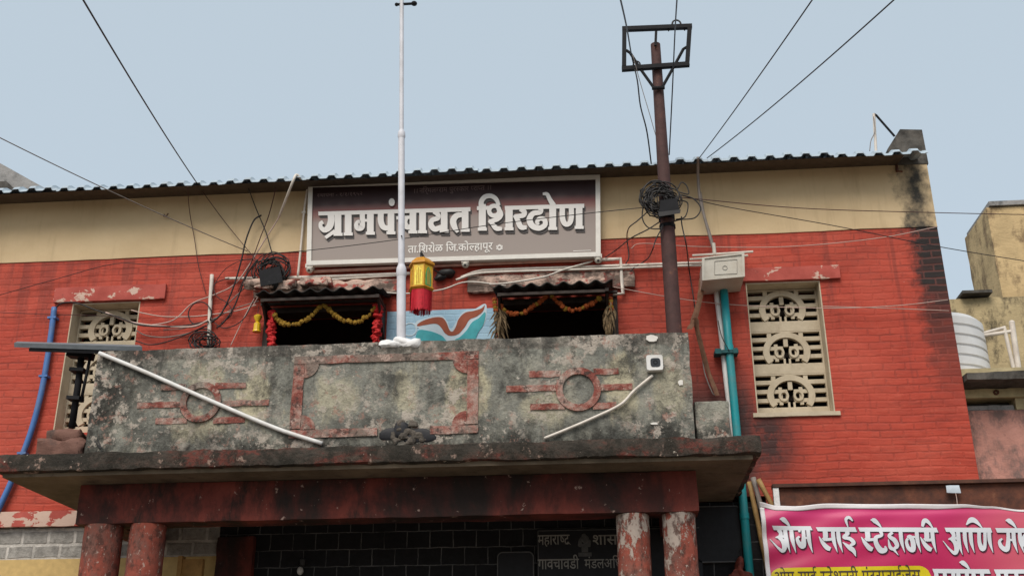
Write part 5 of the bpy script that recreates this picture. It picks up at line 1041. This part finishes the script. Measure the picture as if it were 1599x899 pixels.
# cameras
def dome(u, v, label):
    p = pt(u, v, -.1); t = thing('dome_camera', label, 'security camera', p, 'small dome cameras under the sign')
    B().box(p.x-.045, p.x+.045, -.15, -.045, p.z-.0, p.z+.05).build('camera_base', M['pvc'], t); B().blob((p.x, -.11, p.z-.005), .045, .045, .05, 0, 1).build('camera_dome', M['box'], t, smooth='all'); B().blob((p.x, -.14, p.z-.03), .016, .016, .016, 0, 1, 2).build('lens', M['glass'], t, smooth='all')
dome(484, 420, 'small white dome camera under the left corner of the sign'); dome(727, 412, 'small white dome camera under the middle of the sign'); dome(934, 405, 'small white dome camera under the right corner of the sign')
p = pt(1023, 567, PY-.05); cm = thing('square_camera', 'square white camera with black face fixed on the parapet right end', 'security camera', (p.x, PY, p.z-.07))
def rr_prism(x0, x1, z0, z1, r, y0, y1): return B().prism(rrect(x0, x1, z0, z1, r), y0, y1)
rr_prism(p.x-.082, p.x+.072, p.z-.075, p.z+.075, .02, PY-.08, PY-.005).build('camera_body', M['white'], cm); rr_prism(p.x-.045, p.x+.048, p.z-.045, p.z+.042, .025, PY-.084, PY-.0801).build('camera_face', M['glass'], cm)
B().annulus(p.x+.002, p.z, .022, .014, PY-.088, PY-.0841, 0, 360, 18).build('lens_ring', M['black'], cm)

# solar panel lamp post
sp = pt(118, 655, -1.55)
so2 = thing('solar_panel_stand', 'grey panel seen edge on above a black clamped post at the left porch corner', 'panel stand', (sp.x, -1.55, 4.42))
ysol = -1.75
A0, A1 = pt(22, 535, ysol), pt(222, 541, ysol); vw = ((A0+A1)/2-CAM).normalized(); vw = (vw+Vector((0, 0, .028))).normalized(); nn = Vector((0, -vw.z, vw.y)).normalized()
def plate(a, c, depth, th, off=0.0):
    q = [a, c, c+vw*depth, a+vw*depth]; return B().add([p-nn*off for p in q]+[p-nn*(off+th) for p in q], [(0, 1, 2, 3), (7, 6, 5, 4), (0, 4, 5, 1), (1, 5, 6, 2), (2, 6, 7, 3), (3, 7, 4, 0)])
plate(A0, A1, .62, .045).build('panel', M['panel'], so2)
B1, B2 = pt(45, 542, ysol+.02), pt(200, 547, ysol+.02); plate(B1, B2, .5, .03, .012).build('panel_bracket', M['black'], so2)
B().tube([pt(128, 549, -1.5), pt(122, 600, -1.5), pt(112, 668, -1.5)], .034, 12).build('post', M['black'], so2, smooth='all')
B().tube([pt(142, 552, -1.58), pt(134, 590, -1.58), pt(126, 628, -1.55)], .016, 8).build('side_strut', M['black'], so2, smooth='all')
B().bar(pt(108, 552, -1.5), pt(144, 556, -1.5), .12, .07).build('head_plate', M['black'], so2)
for v in (578, 622): B().bar(pt(112-(v-578)*.1, v, -1.54), pt(134-(v-578)*.15, v+1, -1.54), .12, .035).build('post_clamp', M['black'], so2)
wire('loose_wire', 'thin black wire curling at the foot of the panel post', [(60+92, 685, -1.8), (158, 700, -1.84), (150, 690, -1.8), (142, 668, -1.75)], .006, 'wire', None, 'wire')

# roof bracket at the right corner
t = thing('roof_antenna', 'small pale rooftop mast with a dark diagonal strut at the right gable', 'antenna', pt(1368, 236, -.1))
B().tube([pt(1364.5, 178, -.1), pt(1368, 240, -.1)], .017, 8).build('mast', M['pvc'], t, smooth=True); B().tube([pt(1364, 178, -.1), pt(1368, 180, -.1), pt(1397, 213, -.05)], .014, 8).build('strut', M['black'], t, smooth=True)
wire('mast_cable', None, [(1364, 182, -.13), (1366, 205, -.13), (1360, 220, -.13), (1358, 236, -.13)], .005, 'wire_grey', parent=t)
p = pt(1401, 262, -.03); B().blob((p.x, -.02, p.z+.02), .02, .02, .09, .4, 14).tube([p, p+Vector((-.02, -.03, -.06)), p+Vector((.04, -.05, -.08))], .012, 6).build('wall_hook', M['rust'], None, 'rusty iron hook on the cream wall below the gable', 'hook', smooth=True)
p = pt(260, 337, -.03); B().tube([p+Vector((-.03, 0, .02)), p+Vector((-.02, -.03, -.02)), p+Vector((.02, -.04, -.02)), p+Vector((.03, -.03, .015))], .008, 6).build('wall_hook', M['rust'], None, 'small iron hook on the cream wall at the left', 'hook', smooth=True)

# ------------------------------------------------------------------ neighbours
nb = thing('pink_house', 'low faded pink house with black roof edge beside the red building', 'building', (6, .4, 0))
xw = 3.962
zt = pt(1550, 640, .3).z
B().rough(xw, 9, .3, .6, 0, zt, .15, .006).build('pink_wall', M['pink_wall'], nb, smooth=True)
xg = pt(1588, 640, .3).x; zg = pt(1550, 622, .3).z
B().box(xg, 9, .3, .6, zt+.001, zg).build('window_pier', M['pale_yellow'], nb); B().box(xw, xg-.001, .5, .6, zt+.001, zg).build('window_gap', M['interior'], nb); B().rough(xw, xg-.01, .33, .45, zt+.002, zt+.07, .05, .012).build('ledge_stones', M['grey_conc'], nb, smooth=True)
zf = pt(1550, 592, .3).z; B().box(xw, 9, .26, .6, zg+.001, zf+.12).build('yellow_beam', M['pale_yellow'], nb)
zr0, zr1 = pt(1550, 592, -.1).z, pt(1550, 579, -.1).z
B().rough(xw, 9, -.1, 3, zr0, zr1, .1, .012, 5, 3).build('roof_slab', M['dark_conc'], nb, smooth=True)
p = pt(1556, 612, .24); B().annulus(p.x, p.z, .03, .014, .235, .258, 0, 360, 14).build('wall_ring', M['rust'], nb)
# water tank on its roof
yt = 1.0; zb_ = zr1; cxl, cxr = pt(1478, 575, yt).x, pt(1541, 575, yt).x; r = .62; cx = pt(1541, 570, yt).x-r
tk = thing('water_tank', 'white ribbed plastic water tank on the roof behind the red corner', 'water tank', (cx, yt, zb_))
H = pt(1500, 492, yt-.3).z-zb_; prof = [(r*.97, 0)]; nr = 7
for i in range(nr):
    z0_ = H*.9*i/nr; hh = H*.9/nr; prof += [(r*.965, z0_+hh*.04), (r, z0_+hh*.14), (r, z0_+hh*.86), (r*.965, z0_+hh*.96)]
prof += [(r*.96, H*.91), (r*.9, H*.95), (r*.7, H*.985), (r*.3, H*1.02), (r*.28, H*1.08), (.02, H*1.1)]
B().lathe((cx, yt, zb_), prof, 48).build('tank_body', M['tank'], tk, smooth=True)
wp = thing('tank_pipes', 'white plastic pipe frame standing right of the water tank', 'pipe', pt(1585, 575, .8))
for a, c, rr in (((1533, 521), (1570, 511), .02), ((1533, 524), (1582, 517), .022), ((1580, 505), (1591, 580), .034), ((1568, 511), (1584, 580), .022)): B().tube([pt(*a, .75), pt(*c, .75)], rr, 10).build('pipe', M['pvc'], wp, smooth=True)
B().blob(pt(1580, 504, .75), .035, .035, .035, 0, 1, 2).build('pipe_cap', M['pvc'], wp, smooth='all')
# tall yellow building further back
yb = 5.0
yb0 = pt(1546, 360, yb); xl = yb0.x; ztop = pt(1560, 323, yb).z
yh = thing('yellow_building', 'tall stained yellow plaster building behind the water tank', 'building', (xl+2, yb, 0))
B().rough(xl, xl+5, yb, yb+1.2, 0, ztop, .25, .01).build('yellow_wall', M['yellow_wall'], yh, smooth=True); B().box(xl+.05, xl+5, yb-.04, yb+1.2, ztop+.012, ztop+.09).build('roof_coping', M['grey_conc'], yh)
lw = thing('mouldy_annex', 'low mouldy yellow wall with dark slab between tank and yellow building', 'wall', (xl-1, yb-.6, 0))
za_ = pt(1520, 464, yb-.6).z; B().rough(xl-1.8, xl+.25, yb-.6, yb-.2, 0, za_, .2, .02).build('annex_wall', M['yellow_dark'], lw, smooth=True)
B().box(pt(1502, 460, yb-.7).x, pt(1549, 460, yb-.7).x, yb-.75, yb-.1, za_+.015, za_+.06).build('annex_slab', M['dark_conc'], lw)
# grey concrete building at far left behind
yg = 3.0; p0 = pt(-30, 238, yg); p1 = pt(74, 296, yg)
gb = thing('grey_building', 'grey concrete building corner showing above the eave at the far left', 'building', (p0.x, yg, 0))
b = B(); x9 = p0.x-4
b.prism([(x9, 0), (p1.x+.4, 0), (p1.x+.4, p1.z-.2), (p1.x, p1.z), (p0.x, p0.z), (x9, p0.z+.3)], yg, yg+4); b.build('concrete_wall', M['grey_conc'], gb)
q0, q1 = pt(-30, 260, yg-.02), pt(28, 300, yg-.02); B().prism([(x9, q1.z), (q1.x, q1.z), (q1.x-.22, q1.z+.2), (x9, q1.z+.2)], yg-.03, yg-.001).build('recess_shade_patch', M['dark_conc'], gb)  # dark slab on the wall face, coloured as the shade of a recess
